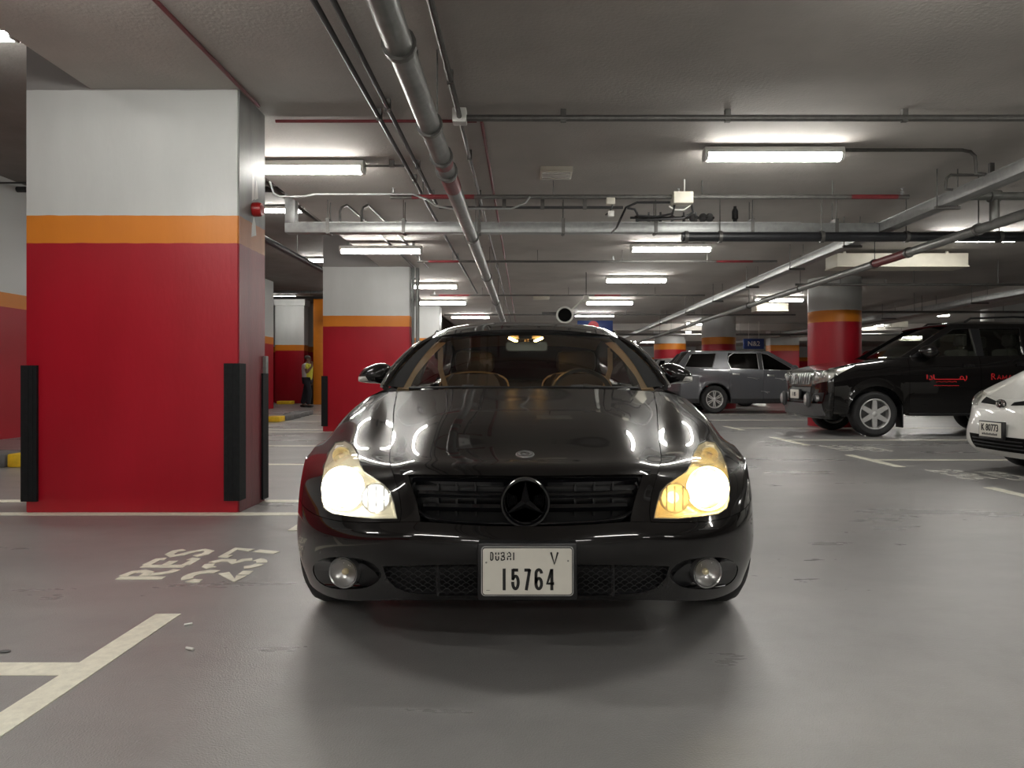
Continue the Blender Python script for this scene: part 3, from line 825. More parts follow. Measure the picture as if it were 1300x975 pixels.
o = MB().lathe([(.025, 0), (.025, .04), (.038, .05), (.038, .14), (.030, .16), (.018, .18), (.018, .2)], (2.51, 8.49, TZ1), 'z', 14)
tag(o.build('pressure_valve', 'black_plastic'), 'black upright valve standing alone on the trunking', 'valve')
t = thing('flow_switch', 'little cream flow switch hanging from the sprinkler pipe', 'switch', (.92, 7.62, 2.74))
MB().box(.87, .96, 7.58, 7.66, 2.86, 2.93, .006).build('body', 'cream_duct', t, world=True)
MB().box(.885, .95, 7.59, 7.65, 2.73, 2.79, .004).build('cover', 'white_plastic', t, world=True)
MB().tube([(.95, 7.62, 2.93), (.93, 7.62, 2.83), (.90, 7.62, 2.78), (.86, 7.62, 2.75)], .008, 8).build('lever', 'dark_conduit', t, world=True)
# round loudspeaker on an arm
sp = at(717, 400, 14.0)
t = thing('loudspeaker', 'round black loudspeaker in a white ring hung on an arm above the car roof', 'loudspeaker', (sp.x, sp.y, sp.z))
MB().lathe([(.135, .02), (.135, -.02), (.165, -.03), (.175, 0), (.165, .04), (.15, .25), (.09, .33), (0, .33)], (sp.x, sp.y, sp.z), 'y', 28, cap=False).build('ring', 'fixture', t, world=True)
MB().lathe([(0, .0), (.08, -.005), (.135, -.024)], (sp.x, sp.y, sp.z), 'y', 28).build('grille', 'matt_black', t, world=True)
MB().tube([(sp.x + .12, 14.1, sp.z + .1), (sp.x + .3, 14.1, sp.z + .25), (sp.x + .42, 14.1, sp.z + .34)], .018, 8).build('arm', 'white_plastic', t, world=True)
MB().tube([(sp.x + .43, 14.1, sp.z + .38), (sp.x + .43, 14.1, 2.8), (sp.x + .43, 14.1, CEIL - .003)], .008, 6).build('hanger_rod', 'dark_conduit', t, world=True)
MB().box(sp.x + .38, sp.x + .48, 14.05, 14.15, sp.z + .28, sp.z + .40, .01).build('swivel', 'white_plastic', t, world=True)
MB().tube([(sp.x - .45, 14.12, sp.z + .05), (sp.x - .2, 14.12, sp.z + .05), (sp.x, 14.12, sp.z + .05)], .02, 8).build('cable', 'grey_plastic', t, world=True)
# blue hanging sign
def sign(label, x0, x1, y, z0, z1, rods=True):
    t = thing('hanging_sign', label, 'sign', ((x0 + x1) / 2, y, z0))
    MB().box(x0, x1, y, y + .05, z0, z1, .008).build('board', 'sign_blue', t, world=True)
    for k in (.25, .75):
        xx = x0 + (x1 - x0) * k
        MB().tube([(xx, y + .02, z1), (xx, y + .02, (z1 + CEIL) / 2), (xx, y + .02, CEIL)], .008, 6).build('hanger_rod', 'white_plastic', t, world=True)
    return t
s0, s1 = at(733, 407, 22.0), at(778, 425, 22.0)
t = sign('blue hanging sign with a red disc above the car roof', s0.x, s1.x, 22.0, s1.z, s0.z)
MB().lathe([(0, -.006), (.17, -.006), (.17, .002)], ((s0.x * .55 + s1.x * .45), 21.998, s0.z - .18), 'y', 24).build('red_disc', 'sign_red', t, world=True)
s0, s1 = at(944, 430, 26.0), at(970, 443, 26.0)
t = sign('small blue direction sign with white letters between the columns', s0.x, s1.x, 26.0, s1.z, s0.z)
vs, fs = text_shape('N&2', .24, .004, 0.006)
MB().add([(a + (s0.x + s1.x) / 2, 25.997 - c, b + (s0.z + s1.z) / 2) for a, b, c in vs], fs).build('lettering', 'sign_white', t, world=True)
# cream ducts
for (x0, x1, y, z0, z1, l) in ((5.1, 7.25, 11.6, 2.85, 3.05, 'cream rectangular duct under the ceiling behind the lagged pipe'), (6.2, 7.05, 19.0, 2.84, 3.04, 'smaller cream duct left of the fat round column'), (12.9, 13.5, 25.0, 2.86, 3.04, 'small pale box high between the columns')):
    o = MB().box(x0, x1, y, y + .45, z0, z1, .006).box(x0 - .01, x1 + .01, y - .01, y + .46, z0 - .02, z0).box(x0 + .2, x0 + .24, y + .2, y + .24, z1, CEIL - .002).box(x1 - .24, x1 - .2, y + .2, y + .24, z1, CEIL - .002)
    tag(o.build('air_duct', 'cream_duct'), l, 'duct')
# services of the raised ceiling at the left
ZH = 3.9
def hrun(label, px, py, z, y0, y1, r, m):
    x = lx(px, py, z)
    return run('high_pipe', label, 'pipe', [(x, y0, z), (x, (y0 + y1) / 2, z), (x, y1, z)], r, m, 10, rods=[(x, yy, z) for yy in np.linspace(y0 + 1, y1 - 1, 5)], zc=HIGH)
hrun('thin grey pipe high up between the red pillars', 331, 227, 3.95, 8, 28, .03, 'conduit')
hrun('thick black pipe high up between the red pillars', 335, 303, 3.45, 9, 28, .06, 'black_lagging')
for (py, Y, r, m, l) in ((195, 12.0, .05, 'dark_conduit', 'dark pipe crossing high against the left wall'), (178, 11.6, .015, 'dark_conduit', 'thin dark conduit crossing high against the left wall')):
    z = CAMZ + (VY - py) / FPX * Y
    z = min(z, HIGH - .12)
    run('high_cross_pipe', l, 'pipe', [(-8.6, Y, z), (-6, Y, z), (-4.0, Y, z)], r, m, 10, rods=[(-7.5, Y, z), (-5, Y, z)], zc=HIGH)
for k, (py, m, l) in enumerate(((366, 'red_pipe', 'red pipe in the stack of cross pipes before the pale pier'), (371, 'galv', 'bright pipe in the stack of cross pipes before the pale pier'), (378, 'dark_conduit', 'dark pipe lowest in the stack before the pale pier'))):
    Y = 27.0 - .3 * k; z = CAMZ + (VY - py) / FPX * Y
    run('high_cross_pipe', l, 'pipe', [(-12, Y, z), (-9, Y, z), (-6.0, Y, z)], .05, m, 10, rods=[(-10.5, Y, z), (-8, Y, z)], zc=HIGH)
# ================================================================== car materials
mat('car_black', (0.0060, 0.0054, 0.0054), 0.25, metal=0.0, coat=1.0, spec=0.06, var=0.1, scale=40)
mat('gloss_black', (0.004, 0.004, 0.005), 0.12, coat=0.6, var=0.1, scale=30)
mat('satin_black', (0.008, 0.008, 0.009), 0.38, var=0.2, scale=30)
mat('chrome', (0.72, 0.72, 0.72), 0.10, metal=1.0, var=0.03, scale=20)
mat('alloy', (0.58, 0.58, 0.57), 0.35, metal=0.45, var=0.06, scale=20)
mat('satin_silver', (0.50, 0.50, 0.50), 0.28, metal=0.9, var=0.08, scale=20)
mat('beige_trim', (0.42, 0.30, 0.18), 0.75, var=0.08, scale=30)
mat('dash_dark', (0.020, 0.019, 0.018), 0.6, var=0.2, scale=30, bump=0.05, bscale=200)
mat('mesh_black', (0.02, 0.02, 0.021), 0.4, var=0.2, scale=30)
mat('mirror_grey', (0.20, 0.22, 0.20), 0.3, var=0.05)
mat('star_dark', (0.035, 0.035, 0.037), 0.25, metal=0.7, var=0.1)
mat('bowl_glow_cool', (0.7, 0.75, 0.9), 0.3, emit=((0.75, 0.82, 1.0), 9.0))  # cool glow added to brighten the shaded inner bowl
mat('bowl_glow_warm', (0.9, 0.8, 0.5), 0.3, emit=((1.0, 0.80, 0.42), 7.0))  # warm glow added for the other inner bowl
mat('seat_leather', (0.045, 0.036, 0.030), 0.5, var=0.15, scale=20)
mat('dome_lamp', (0.9, 0.7, 0.4), 0.4, emit=((1.0, 0.55, 0.16), 110.0))
mat('head_cool', (0.9, 0.9, 0.9), 0.3, emit=((1.0, 0.96, 0.84), 58.0))
mat('head_warm', (0.9, 0.85, 0.7), 0.3, emit=((1.0, 0.82, 0.42), 58.0))
mat('reflector_cool', (0.80, 0.79, 0.74), 0.28, metal=0.35, var=0.15, scale=30, bump=0.3, bscale=55)
mat('reflector_warm', (0.82, 0.70, 0.42), 0.28, metal=0.35, var=0.15, scale=30, bump=0.3, bscale=55)
mat('plate_white', (0.66, 0.64, 0.57), 0.45, var=0.05, scale=10)
mat('plate_ink', (0.008, 0.008, 0.008), 0.5, var=0.2)
mat('plate_grey', (0.22, 0.22, 0.20), 0.5, var=0.2, scale=60)
glass_mat('windscreen', (0.80, 0.80, 0.76), 0.05)
glass_mat('privacy_glass', (0.05, 0.05, 0.055), 0.05)
glass_mat('dark_glass', (0.16, 0.16, 0.16), 0.05)
glass_mat('lens_bloom', (0.88, 0.86, 0.80), 0.05, haze=0.30, hazecol=(0.70, 0.66, 0.55))  # cream haze added so the lens glows like bloom round the bulb
glass_mat('lens_plain', (0.92, 0.92, 0.92), 0.05, haze=0.03)

# ================================================================== the black saloon in the middle (its own axes: x right, y towards the tail, z up)
CARY = 2.30
car = thing('saloon_car', 'glossy black four-door saloon facing the camera with its headlights on', 'car', (0, CARY, 0))
ROWS = [
 [(0,.12,.225),(.18,.126,.225),(.35,.147,.218),(.44,.170,.212),(.60,.23,.19),(.73,.34,.172),(.83,.46,.175),(.885,.58,.20)],
 [(0,.05,.32),(.18,.056,.32),(.35,.080,.32),(.44,.102,.32),(.60,.170,.31),(.75,.285,.30),(.86,.42,.30),(.905,.56,.31)],
 [(0,-.008,.45),(.18,.000,.45),(.35,.027,.453),(.44,.049,.453),(.60,.119,.435),(.75,.241,.43),(.865,.41,.43),(.914,.57,.44)],
 [(0,.02,.50),(.18,.027,.503),(.35,.055,.508),(.42,.073,.503),(.60,.145,.488),(.75,.265,.487),(.866,.433,.508),(.922,.63,.57)],
 [(0,.09,.655),(.20,.10,.656),(.405,.145,.652),(.46,.175,.648),(.63,.285,.64),(.76,.415,.632),(.864,.575,.638),(.932,.74,.655)],
 [(0,.22,.70),(.20,.23,.70),(.42,.29,.70),(.51,.365,.688),(.66,.50,.708),(.765,.64,.712),(.862,.77,.70),(.936,.87,.685)],
 [(0,.55,.79),(.20,.555,.79),(.43,.60,.785),(.56,.69,.763),(.68,.78,.787),(.785,.87,.785),(.878,.95,.745),(.936,1.03,.655)],
 [(0,.92,.87),(.20,.925,.87),(.45,.96,.863),(.615,1.02,.842),(.715,1.07,.853),(.805,1.11,.84),(.897,1.15,.77),(.937,1.20,.50)],
 [(0,1.22,.935),(.20,1.23,.935),(.46,1.27,.93),(.655,1.33,.92),(.735,1.36,.912),(.80,1.38,.895),(.90,1.37,.78),(.925,1.30,.22)],
]
def mirrored(rows):
    return [[(-x, y, z) for x, y, z in r[:0:-1]] + list(r) for r in rows]
front = Surf(mirrored(ROWS))
C0 = 7                                     # middle column
TH = .014
GAP = .0022
bumper = MB().shell(front.patch(0, 3, 0, 14, 8, 8, .0005), TH).build('bumper', 'car_black', car)
bonnet = MB().shell(front.patch(4, 8, C0 - 3, C0 + 3, 8, 8, GAP), TH).build('bonnet', 'car_black', car)
fenders = {}
for s in (-1, 1):
    j0, j1 = (C0 + 3, C0 + 7) if s > 0 else (C0 - 7, C0 - 3)
    fenders[s] = MB().shell(front.patch(3, 8, j0, j1, 8, 8, GAP), TH).build('wing', 'car_black', car)
    j0, j1 = (C0 + 2, C0 + 3) if s > 0 else (C0 - 3, C0 - 2)
    MB().shell(front.patch(3, 4, j0, j1, 8, 6, GAP * .3), TH).build('grille_surround', 'car_black', car)

# ---- openings cut through the skin along the sight lines of their outlines
def surf_bvh(o):
    bm = bmesh.new(); bm.from_mesh(o.data)
    t = BVHTree.FromBMesh(bm); bm.free()
    return t
CAM_LOCAL = Vector((0, -CARY, CAMZ))
def ray_dir(px, py): return Vector(((px - VX) / FPX, 1.0, -(py - VY) / FPX))
def smooth_loop(pts, n=5):
    P = np.array(list(pts) + [pts[0]], float)
    P = np.vstack([P[-3:-1], P, P[1:3]])
    ts = np.arange(len(P))
    tq = np.linspace(2, len(P) - 3, n * (len(P) - 5) + 1)[:-1]
    return [tuple(q) for q in natural_spline(ts, P, tq)]
def loop_solid(name, loop, bvh, near, far):
    ds = []
    last = 0.4
    for (px, py) in loop:
        d = ray_dir(px, py)
        hit = bvh.ray_cast(CAM_LOCAL, d.normalized())
        if hit[0] is not None: last = hit[0].y
        ds.append(last)
    vs = []
    for off in (-near, far):
        for (px, py), y in zip(loop, ds):
            d = ray_dir(px, py)
            vs.append((CAM_LOCAL + d * (y + off + CARY))[:])
    n = len(loop)
    fs = [tuple(range(n))[::-1], tuple(range(n, 2 * n))] + [(i, (i + 1) % n, n + (i + 1) % n, n + i) for i in range(n)]
    return MB().add(vs, fs).build(name, 'satin_black', car), ds
def mir(loop): return [(2 * VX - a, b) for a, b in loop][::-1]

HL = [(829.5, 658.5), (833, 640), (838, 624), (846, 615), (860, 606), (871, 599), (876, 590), (880, 576), (886, 565), (896, 559.5), (908, 562),
      (917, 575), (923, 592), (926, 612), (926, 634), (922, 646), (912, 652.5), (890, 656), (860, 659)]
FOGOPEN = [(868, 712), (905, 707), (930, 712), (937, 724), (928, 740), (905, 748), (875, 747), (858, 741), (850, 728)]
INTAKE = [(486, 719), (560, 717), (668, 716), (776, 717), (850, 719), (846, 733), (834, 746), (815, 753), (770, 756), (668, 758), (566, 756), (521, 753), (502, 746), (490, 733)]
lenses = {}
for s in (-1, 1):
    hl = HL if s > 0 else mir(HL)
    bv = surf_bvh(fenders[s])
    cut, ds = loop_solid('cutter', hl, bv, .12, .10)
    lens = bpy.data.objects.new('headlamp_lens', fenders[s].data.copy()); col.objects.link(lens); lens.parent = car
    bool_op(lens, cut, 'INTERSECT')
    bool_op(fenders[s], cut, 'DIFFERENCE')
    bpy.data.objects.remove(cut)
    lens.data.materials.clear(); lens.data.materials.append(M['lens_bloom'])
    lens.name = 'headlamp_lens'
    lenses[s] = (lens, ds, hl, bv)
bv_b = surf_bvh(bumper)
fog_ds = {}
for s in (-1, 1):
    fl = smooth_loop(FOGOPEN if s > 0 else mir(FOGOPEN), 3)
    cut, ds = loop_solid('cutter', fl, bv_b, .08, .07)
    bool_op(bumper, cut, 'DIFFERENCE'); bpy.data.objects.remove(cut)
    fog_ds[s] = (fl, ds)
cut, in_ds = loop_solid('cutter', INTAKE, bv_b, .08, .07)
bool_op(bumper, cut, 'DIFFERENCE'); bpy.data.objects.remove(cut)

def on_skin(px, py, bvh, off=0.0):
    d = ray_dir(px, py)
    h = bvh.ray_cast(CAM_LOCAL, d.normalized())
    y = h[0].y if h[0] is not None else .4
    return CAM_LOCAL + d * (y + off + CARY)

# ---- headlamp units
def pod(loop, ds, off0, off1, shrink):
    """a bowl behind a lamp opening: rim ring plus a back ring"""
    n = len(loop)
    cx = sum(p[0] for p in loop) / n; cy = sum(p[1] for p in loop) / n
    ym = sum(ds) / n
    A = [CAM_LOCAL + ray_dir(*p) * (y + off0 + CARY) for p, y in zip(loop, ds)]
    B = [CAM_LOCAL + ray_dir(cx + (p[0] - cx) * shrink, cy + (p[1] - cy) * shrink) * (y * .55 + ym * .45 + off1 + CARY) for p, y in zip(loop, ds)]
    vs = [v[:] for v in A + B]
    fs = [(i, (i + 1) % n, n + (i + 1) % n, n + i) for i in range(n)]
    fs += [tuple(n + i for i in t) for t in tessellate_polygon([[Vector((p[0], p[1], 0)) for p in loop]])]
    return MB().add(vs, fs)
for s in (-1, 1):
    lens, ds, hl, bv = lenses[s]
    warm = s > 0
    rm = 'reflector_warm' if warm else 'reflector_cool'
    unit = pod(hl, ds, .013, .085, .90).build('headlamp', rm, car)
    tag(unit, 'yellowish lit headlamp' if warm else 'white lit headlamp')
    lens.parent = unit
    X = lambda p: p if s > 0 else 2 * VX - p
    # projector: chrome shroud and glowing bulb lens
    c = on_skin(X(898), 620, bv, .075)
    aim = Vector((s * .10, -1, .05)).normalized()
    q = aim.to_track_quat('Z', 'Y').to_matrix().to_4x4()
    MB().lathe([(.066, -.05), (.076, .0), (.082, .006), (.082, -.01), (.07, -.06)], (0, 0, 0), 'z', 28, cap=False).xf(Matrix.Translation(c) @ q).build('shroud', 'chrome', unit)
    MB().ellipsoid((0, 0, .010), (.047, .047, .045), 24, 14).xf(Matrix.Translation(c) @ q).build('lamp_bulb', 'head_warm' if warm else 'head_cool', unit)
    # inner main-beam bowl with its fluted ring
    c2 = on_skin(X(856), 632, bv, .055)
    MB().lathe([(.012, -.04), (.030, -.03), (.044, -.005), (.050, .012), (.053, .012), (.053, -.01)], (0, 0, 0), 'z', 24, cap=False).xf(Matrix.Translation(c2) @ q).build('beam_bowl', rm, unit)
    MB().ellipsoid((0, 0, -.018), (.022, .022, .024)).xf(Matrix.Translation(c2) @ q).build('bulb_cap', 'bowl_glow_warm' if warm else 'bowl_glow_cool', unit)  # cap made to glow so the bowl looks lit
    for k in range(3):
        yy = c2 + Vector((s * (-.028 + .028 * k), -.008, 0))
        MB().box(yy.x - .0016, yy.x + .0016, yy.y - .004, yy.y + .01, yy.z - .042, yy.z + .042).build('flute', rm, unit)
    # indicator at the top
    c3 = on_skin(X(899), 578, bv, .045)
    MB().lathe([(0, .0), (.016, .0), (.026, .008), (.032, .02), (.035, .02), (.035, .0)], (0, 0, 0), 'z', 20, cap=False).xf(Matrix.Translation(c3) @ q).build('indicator_bowl', 'reflector_warm', unit)
    MB().ellipsoid((0, 0, .012), (.011, .011, .014)).xf(Matrix.Translation(c3) @ q).build('indicator_bulb', 'beige_trim', unit)
    # dark seal round the lamp
    sm = hl
    ring = [CAM_LOCAL + ray_dir(*p) * (y + .004 + CARY) for p, y in zip(sm, ds)]
    MB().tube([v[:] for v in ring + ring[:1]], .0032, 6, cap=False).build('seal', 'satin_black', unit)
    # fog lamp
    fl, fds = fog_ds[s]
    hole = pod(fl, fds, .008, .05, .92).build('fog_recess', 'gloss_black', car)
    c = on_skin(X(898), 727, bv_b, .012)
    aim = Vector((s * .22, -1, 0)).normalized()
    q = aim.to_track_quat('Z', 'Y').to_matrix().to_4x4()
    fm = Matrix.Translation(c) @ q
    fg = MB().lathe([(.047, -.03), (.050, .0), (.054, .004), (.056, .0), (.055, -.03)], (0, 0, 0), 'z', 28, cap=False).xf(fm).build('fog_lamp', 'satin_silver', car)
    MB().lathe([(0, -.03), (.02, -.028), (.04, -.012), (.048, .0)], (0, 0, 0), 'z', 24, cap=False).xf(fm).build('fog_reflector', 'satin_silver', fg)
    MB().ellipsoid((0, 0, -.015), (.012, .012, .014)).xf(fm).build('fog_bulb', 'reflector_warm', fg)
    MB().lathe([(.049, -.002), (.035, .006), (.0, .010)], (0, 0, 0), 'z', 24, cap=False).xf(fm).build('fog_glass', 'lens_plain', fg)
    # washer flap
    w0 = [on_skin(X(p[0]), p[1], bv_b, -.003) for p in ((886, 661.5), (911, 660.5), (911.5, 671), (887, 672.5))]
    ring = [v[:] for v in w0 + w0[:1]]
    MB().tube(ring, .0016, 6, cap=False).build('washer_seam', 'satin_black', car)
# ---- lower intake: black back, honeycomb mesh, bars
n = len(INTAKE)
bk = pod(INTAKE, in_ds, .010, .06, .97).build('intake_duct', 'satin_black', car)
mesh_mb = MB()
hexr = .0155
row = 0
poly = INTAKE
def inside(px, py):
    c = False
    for i in range(len(poly)):
        (x1, y1), (x2, y2) = poly[i], poly[i - 1]
        if (y1 > py) != (y2 > py) and px < (x2 - x1) * (py - y1) / (y2 - y1) + x1: c = not c
    return c
hw, hh = 12.2, 7.4                     # cell size of the expanded mesh, in photo pixels at the bumper
r = 0
y = 718.0
while y < 757:
    x = 488.0 + (hw / 2 if r % 2 else 0)
    while x < 848:
        if inside(x, y) and not (606 < x < 734):
            pts = [(x - hw / 2, y), (x - hw / 5, y - hh / 2), (x + hw / 5, y - hh / 2), (x + hw / 2, y)]
            P3 = []
            for p in pts:
                q = min(range(n), key=lambda i: abs(INTAKE[i][0] - p[0]) + 99 * ((INTAKE[i][1] > 735) != (p[1] > 735)))
                P3.append((CAM_LOCAL + ray_dir(*p) * (on_skin(p[0], 712, bv_b).y + .03 + CARY))[:])
            mesh_mb.tube(P3, .0011, 4)
        x += hw
    y += hh / 2
    r += 1
gm = mesh_mb.build('intake_mesh', 'mesh_black', car); tag(gm, kind='stuff')
for px in (556, 778):
    a = on_skin(px, 714, bv_b, .034); b = CAM_LOCAL + ray_dir(px, 756) * (a.y + CARY)
    MB().tube([a[:], ((a + b) / 2)[:], b[:]], .006, 8).build('intake_bar', 'satin_black', car)

# ---- grille
def gx(v, z0=.505, z1=.652):    # half width of the grille at height z
    t = (v - z0) / (z1 - z0)
    return .30 + .105 * min(1, max(0, t)) ** .6
bk = []
for z in np.linspace(.49, .665, 8):
    w = gx(z) + .03
    bk.append([(w * k / 8, .15 + .10 * (w * k / 8) ** 2, z) for k in range(-8, 9)])
MB().shell(bk, .01, flip=True).build('grille_back', 'satin_black', car)
# rim following the opening
rim = [(gx(z) * s_, None, z) for s_, z in [(0, 0)]]
def skin_y(x, z):
    y_c = .02 + .07 * (z - .50) / .155 if z > .5 else .02
    return y_c + .30 * x * x + .012
rimpts = []
for a in np.linspace(PI * .86, PI * 2.14, 65):
    ca, sa = math.cos(a), math.sin(a)
    x = .40 * math.copysign(abs(ca) ** .42, ca); z = .579 + .073 * math.copysign(abs(sa) ** .5, sa)
    x *= (1 - .10 * (1 - (z - .506) / .146))
    rimpts.append((x, skin_y(x, z), z))
MB().tube(rimpts, .006, 8, cap=False).build('grille_rim', 'gloss_black', car)
for z in (.628, .588, .548):
    w = gx(z) - .005
    G = []
    for k in range(-12, 13):
        x = w * k / 12
        y0 = skin_y(x, z) + .012
        zz = z - .02 * (x / .4) ** 2 * 0
        G.append([(x, y0 + .055, zz + .013), (x, y0 + .01, zz + .011), (x, y0, zz + .003), (x, y0 + .004, zz - .008), (x, y0 + .05, zz - .012)])
    MB().shell(G, .003, flip=True).build('grille_bar', 'gloss_black', car)
for x in (-.30, -.235, -.17, .17, .235, .30):
    y0 = skin_y(x, .57) + .035
    MB().box(x - .003, x + .003, y0, y0 + .05, .515, .63).build('grille_rib', 'satin_black', car)
# star emblem
sc = Vector((0.0, .0, .578))
em = MB().lathe([(.069, .03), (.069, .008), (.074, .0), (.080, .0), (.083, .01), (.083, .035)], (0, .022, .575), 'y', 40).build('star_emblem', 'gloss_black', car)
MB().lathe([(0, .03), (.068, .03), (.068, .035)], (0, .022, .575), 'y', 40).build('emblem_back', 'satin_black', em)
for k in range(3):
    a = PI / 2 + k * 2 * PI / 3
    tip = Vector((math.cos(a) * .074, .030, .575 + math.sin(a) * .074))
    l = Vector((math.cos(a + PI / 3) * .016, .034, .575 + math.sin(a + PI / 3) * .016))
    r_ = Vector((math.cos(a - PI / 3) * .016, .034, .575 + math.sin(a - PI / 3) * .016))
    c_ = Vector((0, .016, .575)); b_ = Vector((0, .045, .575))
    MB().add([c_[:], tip[:], l[:], r_[:], b_[:]], [(0, 1, 2), (0, 3, 1), (1, 4, 2), (1, 3, 4)]).build('star_point', 'star_dark', em, angle=10)
for rr in range(6):
    pts = arc(0, .575, .03 + .006 * rr, .03 + .006 * rr, 160, 205, 6)
    for sg in (-1, 1):
        MB().tube([(sg * a, .05, b + .008) for a, b in pts], .0012, 4).build('emblem_rib', 'satin_black', em)
# bonnet badge
bb = surf_bvh(bonnet)
p = on_skin(666.5, 577, bb)
nrm = bb.ray_cast(CAM_LOCAL, ray_dir(666.5, 577).normalized())[1]
if nrm.z < 0: nrm = -nrm
q = nrm.to_track_quat('Z', 'Y').to_matrix().to_4x4()
bd = MB().lathe([(0, .002), (.024, .003), (.028, .004), (.033, .003), (.034, 0), (.034, -.004)], (0, 0, 0), 'z', 28).xf(Matrix.Translation(p) @ q).build('bonnet_badge', 'satin_silver', car)
MB().lathe([(.0145, .0035), (.0145, .0048), (.0165, .0048), (.0165, .0035)], (0, 0, 0), 'z', 24, close=True).xf(Matrix.Translation(p) @ q).build('badge_ring', 'satin_black', bd)
MB().lathe([(.025, .0035), (.025, .0046), (.031, .0046), (.031, .0035)], (0, 0, 0), 'z', 24, close=True).xf(Matrix.Translation(p) @ q).build('badge_wreath', 'grey_plastic', bd)
vs, fs = stroke_shape([[(0, 0), (math.cos(a) * .015, math.sin(a) * .015)] for a in (PI / 2, PI * 7 / 6, PI * 11 / 6)], .004, .006)
MB().add(vs, fs).xf(Matrix.Translation(p) @ q).build('badge_star', 'chrome', bd)

# ---- number plate
PL, PR, PT, PB = 613.0, 726.0, 696.0, 754.5
yp = -.046
def PP(px, py, y=yp): return CAM_LOCAL + ray_dir(px, py) * (y + CARY)
a, b = PP(606, 690), PP(733, 763)
plate = MB().box(a.x, b.x, yp + .006, yp + .05, b.z, a.z, .006).build('plate_holder', 'satin_black', car)
a, b = PP(PL, PT), PP(PR, PB)
def round_rect(x0, x1, z0, z1, r, k=5):
    out = []
    for cx, cz, a0 in ((x1 - r, z1 - r, 0), (x0 + r, z1 - r, 90), (x0 + r, z0 + r, 180), (x1 - r, z0 + r, 270)):
        out += arc(cx, cz, r, r, a0, a0 + 90, k)
    return out
MB().prism(round_rect(a.x - .0055, b.x + .0055, b.z - .0055, a.z + .0055, .012), 'y', yp + .0005, yp + .008).build('plate_frame', 'satin_silver', plate)
MB().prism(round_rect(a.x - .0025, b.x + .0025, b.z - .0025, a.z + .0025, .010), 'y', yp - .0006, yp + .006).build('plate_border', 'plate_ink', plate)
np_ = MB().prism(round_rect(a.x, b.x, b.z, a.z, .008), 'y', yp - .0016, yp + .006).build('number_plate', 'plate_white', plate)
def plate_strokes(name, strokes, box, w, wm='plate_ink'):
    (px0, py0), (px1, py1) = box
    A, B = PP(px0, py1, yp - .002), PP(px1, py0, yp - .002)
    W, H = B.x - A.x, B.z - A.z
    vs, fs = stroke_shape([[(w / 2 + u * (W - w), w / 2 + v * (H - w)) for u, v in s] for s in strokes], w, .0012)
    MB().add([(A.x + p[0], yp - .0016 - p[2], A.z + p[1]) for p in vs], fs).build(name, wm, plate)
D = {}
D['1'] = [[(.5, -.08), (.5, 1.08)]]
D['5'] = [[(.98, 1), (.02, 1)], [(.04, 1.06), (.04, .48)], [(.04, .56)] + arc(.5, .34, .5, .34, 150, -90, 14) + arc(.5, .34, .5, .34, -90, -185, 6)[1:]]
D['7'] = [[(-.05, 1), (1.05, 1)], [(.98, 1.05), (.32, -.08)]]
D['6'] = [arc(.5, .80, .48, .22, 5, 180, 10) + [(.02, .28)] + arc(.5, .28, .48, .28, 180, 540, 20) , [(.02, .5), (.02, .6)]]
D['4'] = [[(.74, -.08), (.74, 1.06)], [(.70, 1.03), (.02, .28), (1.08, .28)]]
sxp = 140 / 1300.0; 
def crop(x, y): return (600 + x * 140 / 1300, 685 + y * 140 / 1300)
for ch, x0, x1 in (('1', 350, 394), ('5', 455, 556), ('7', 595, 692), ('6', 728, 832), ('4', 860, 972)):
    plate_strokes('digit', D[ch], (crop(x0, 342), crop(x1, 598)), .0096)
plate_strokes('letter', [[(.0, 1.05), (.5, -.02), (1.0, 1.05)]], (crop(912, 145), crop(1016, 300)), .0062)
# the emirate's name: bold cut letters
EM = {'D': [[(.1, 0), (.1, 1), (.6, 1), (.9, .8), (.9, .2), (.6, 0), (.1, 0)]], 'U': [[(.1, 1), (.1, .72)], [(.1, .55), (.1, .15), (.35, 0), (.65, 0), (.9, .15), (.9, .5)], [(.9, .72), (.9, 1)]],
      'B': [[(.1, 1), (.1, .78)], [(.3, 1), (.8, .95), (.8, .6), (.1, .5)], [(.35, .46), (.9, .40), (.9, .1), (.5, 0), (.1, .0), (.1, .3)]],
      'A': [[(.1, 0), (.1, .35)], [(.1, .5), (.9, .5), (.9, .8), (.6, 1), (.3, 1)], [(.1, .75), (.1, .9)], [(.9, 0), (.9, .3)]], 'I': [[(.5, 0), (.5, 1)]]}
for ch, x0, x1 in (('D', 202, 250), ('U', 262, 318), ('B', 326, 388), ('A', 400, 460), ('I', 474, 494)):
    plate_strokes('letter', EM[ch], (crop(x0, 145), crop(x1, 250)), .0040)
for cx, cy in ((160, 272), (1126, 252)):
    c = PP(*crop(cx, cy), yp - .003)
    MB().lathe([(0, -.002), (.0025, -.0018), (.0032, .002)], c[:], 'y', 10).build('plate_screw', 'plate_grey', plate)
c0_, c1_ = PP(*crop(160, 602), yp - .0018), PP(*crop(205, 596), yp - .0018)
MB().box(c0_.x, c1_.x, yp - .0019, yp - .0012, c0_.z, c1_.z).build('small_print', 'plate_grey', plate)

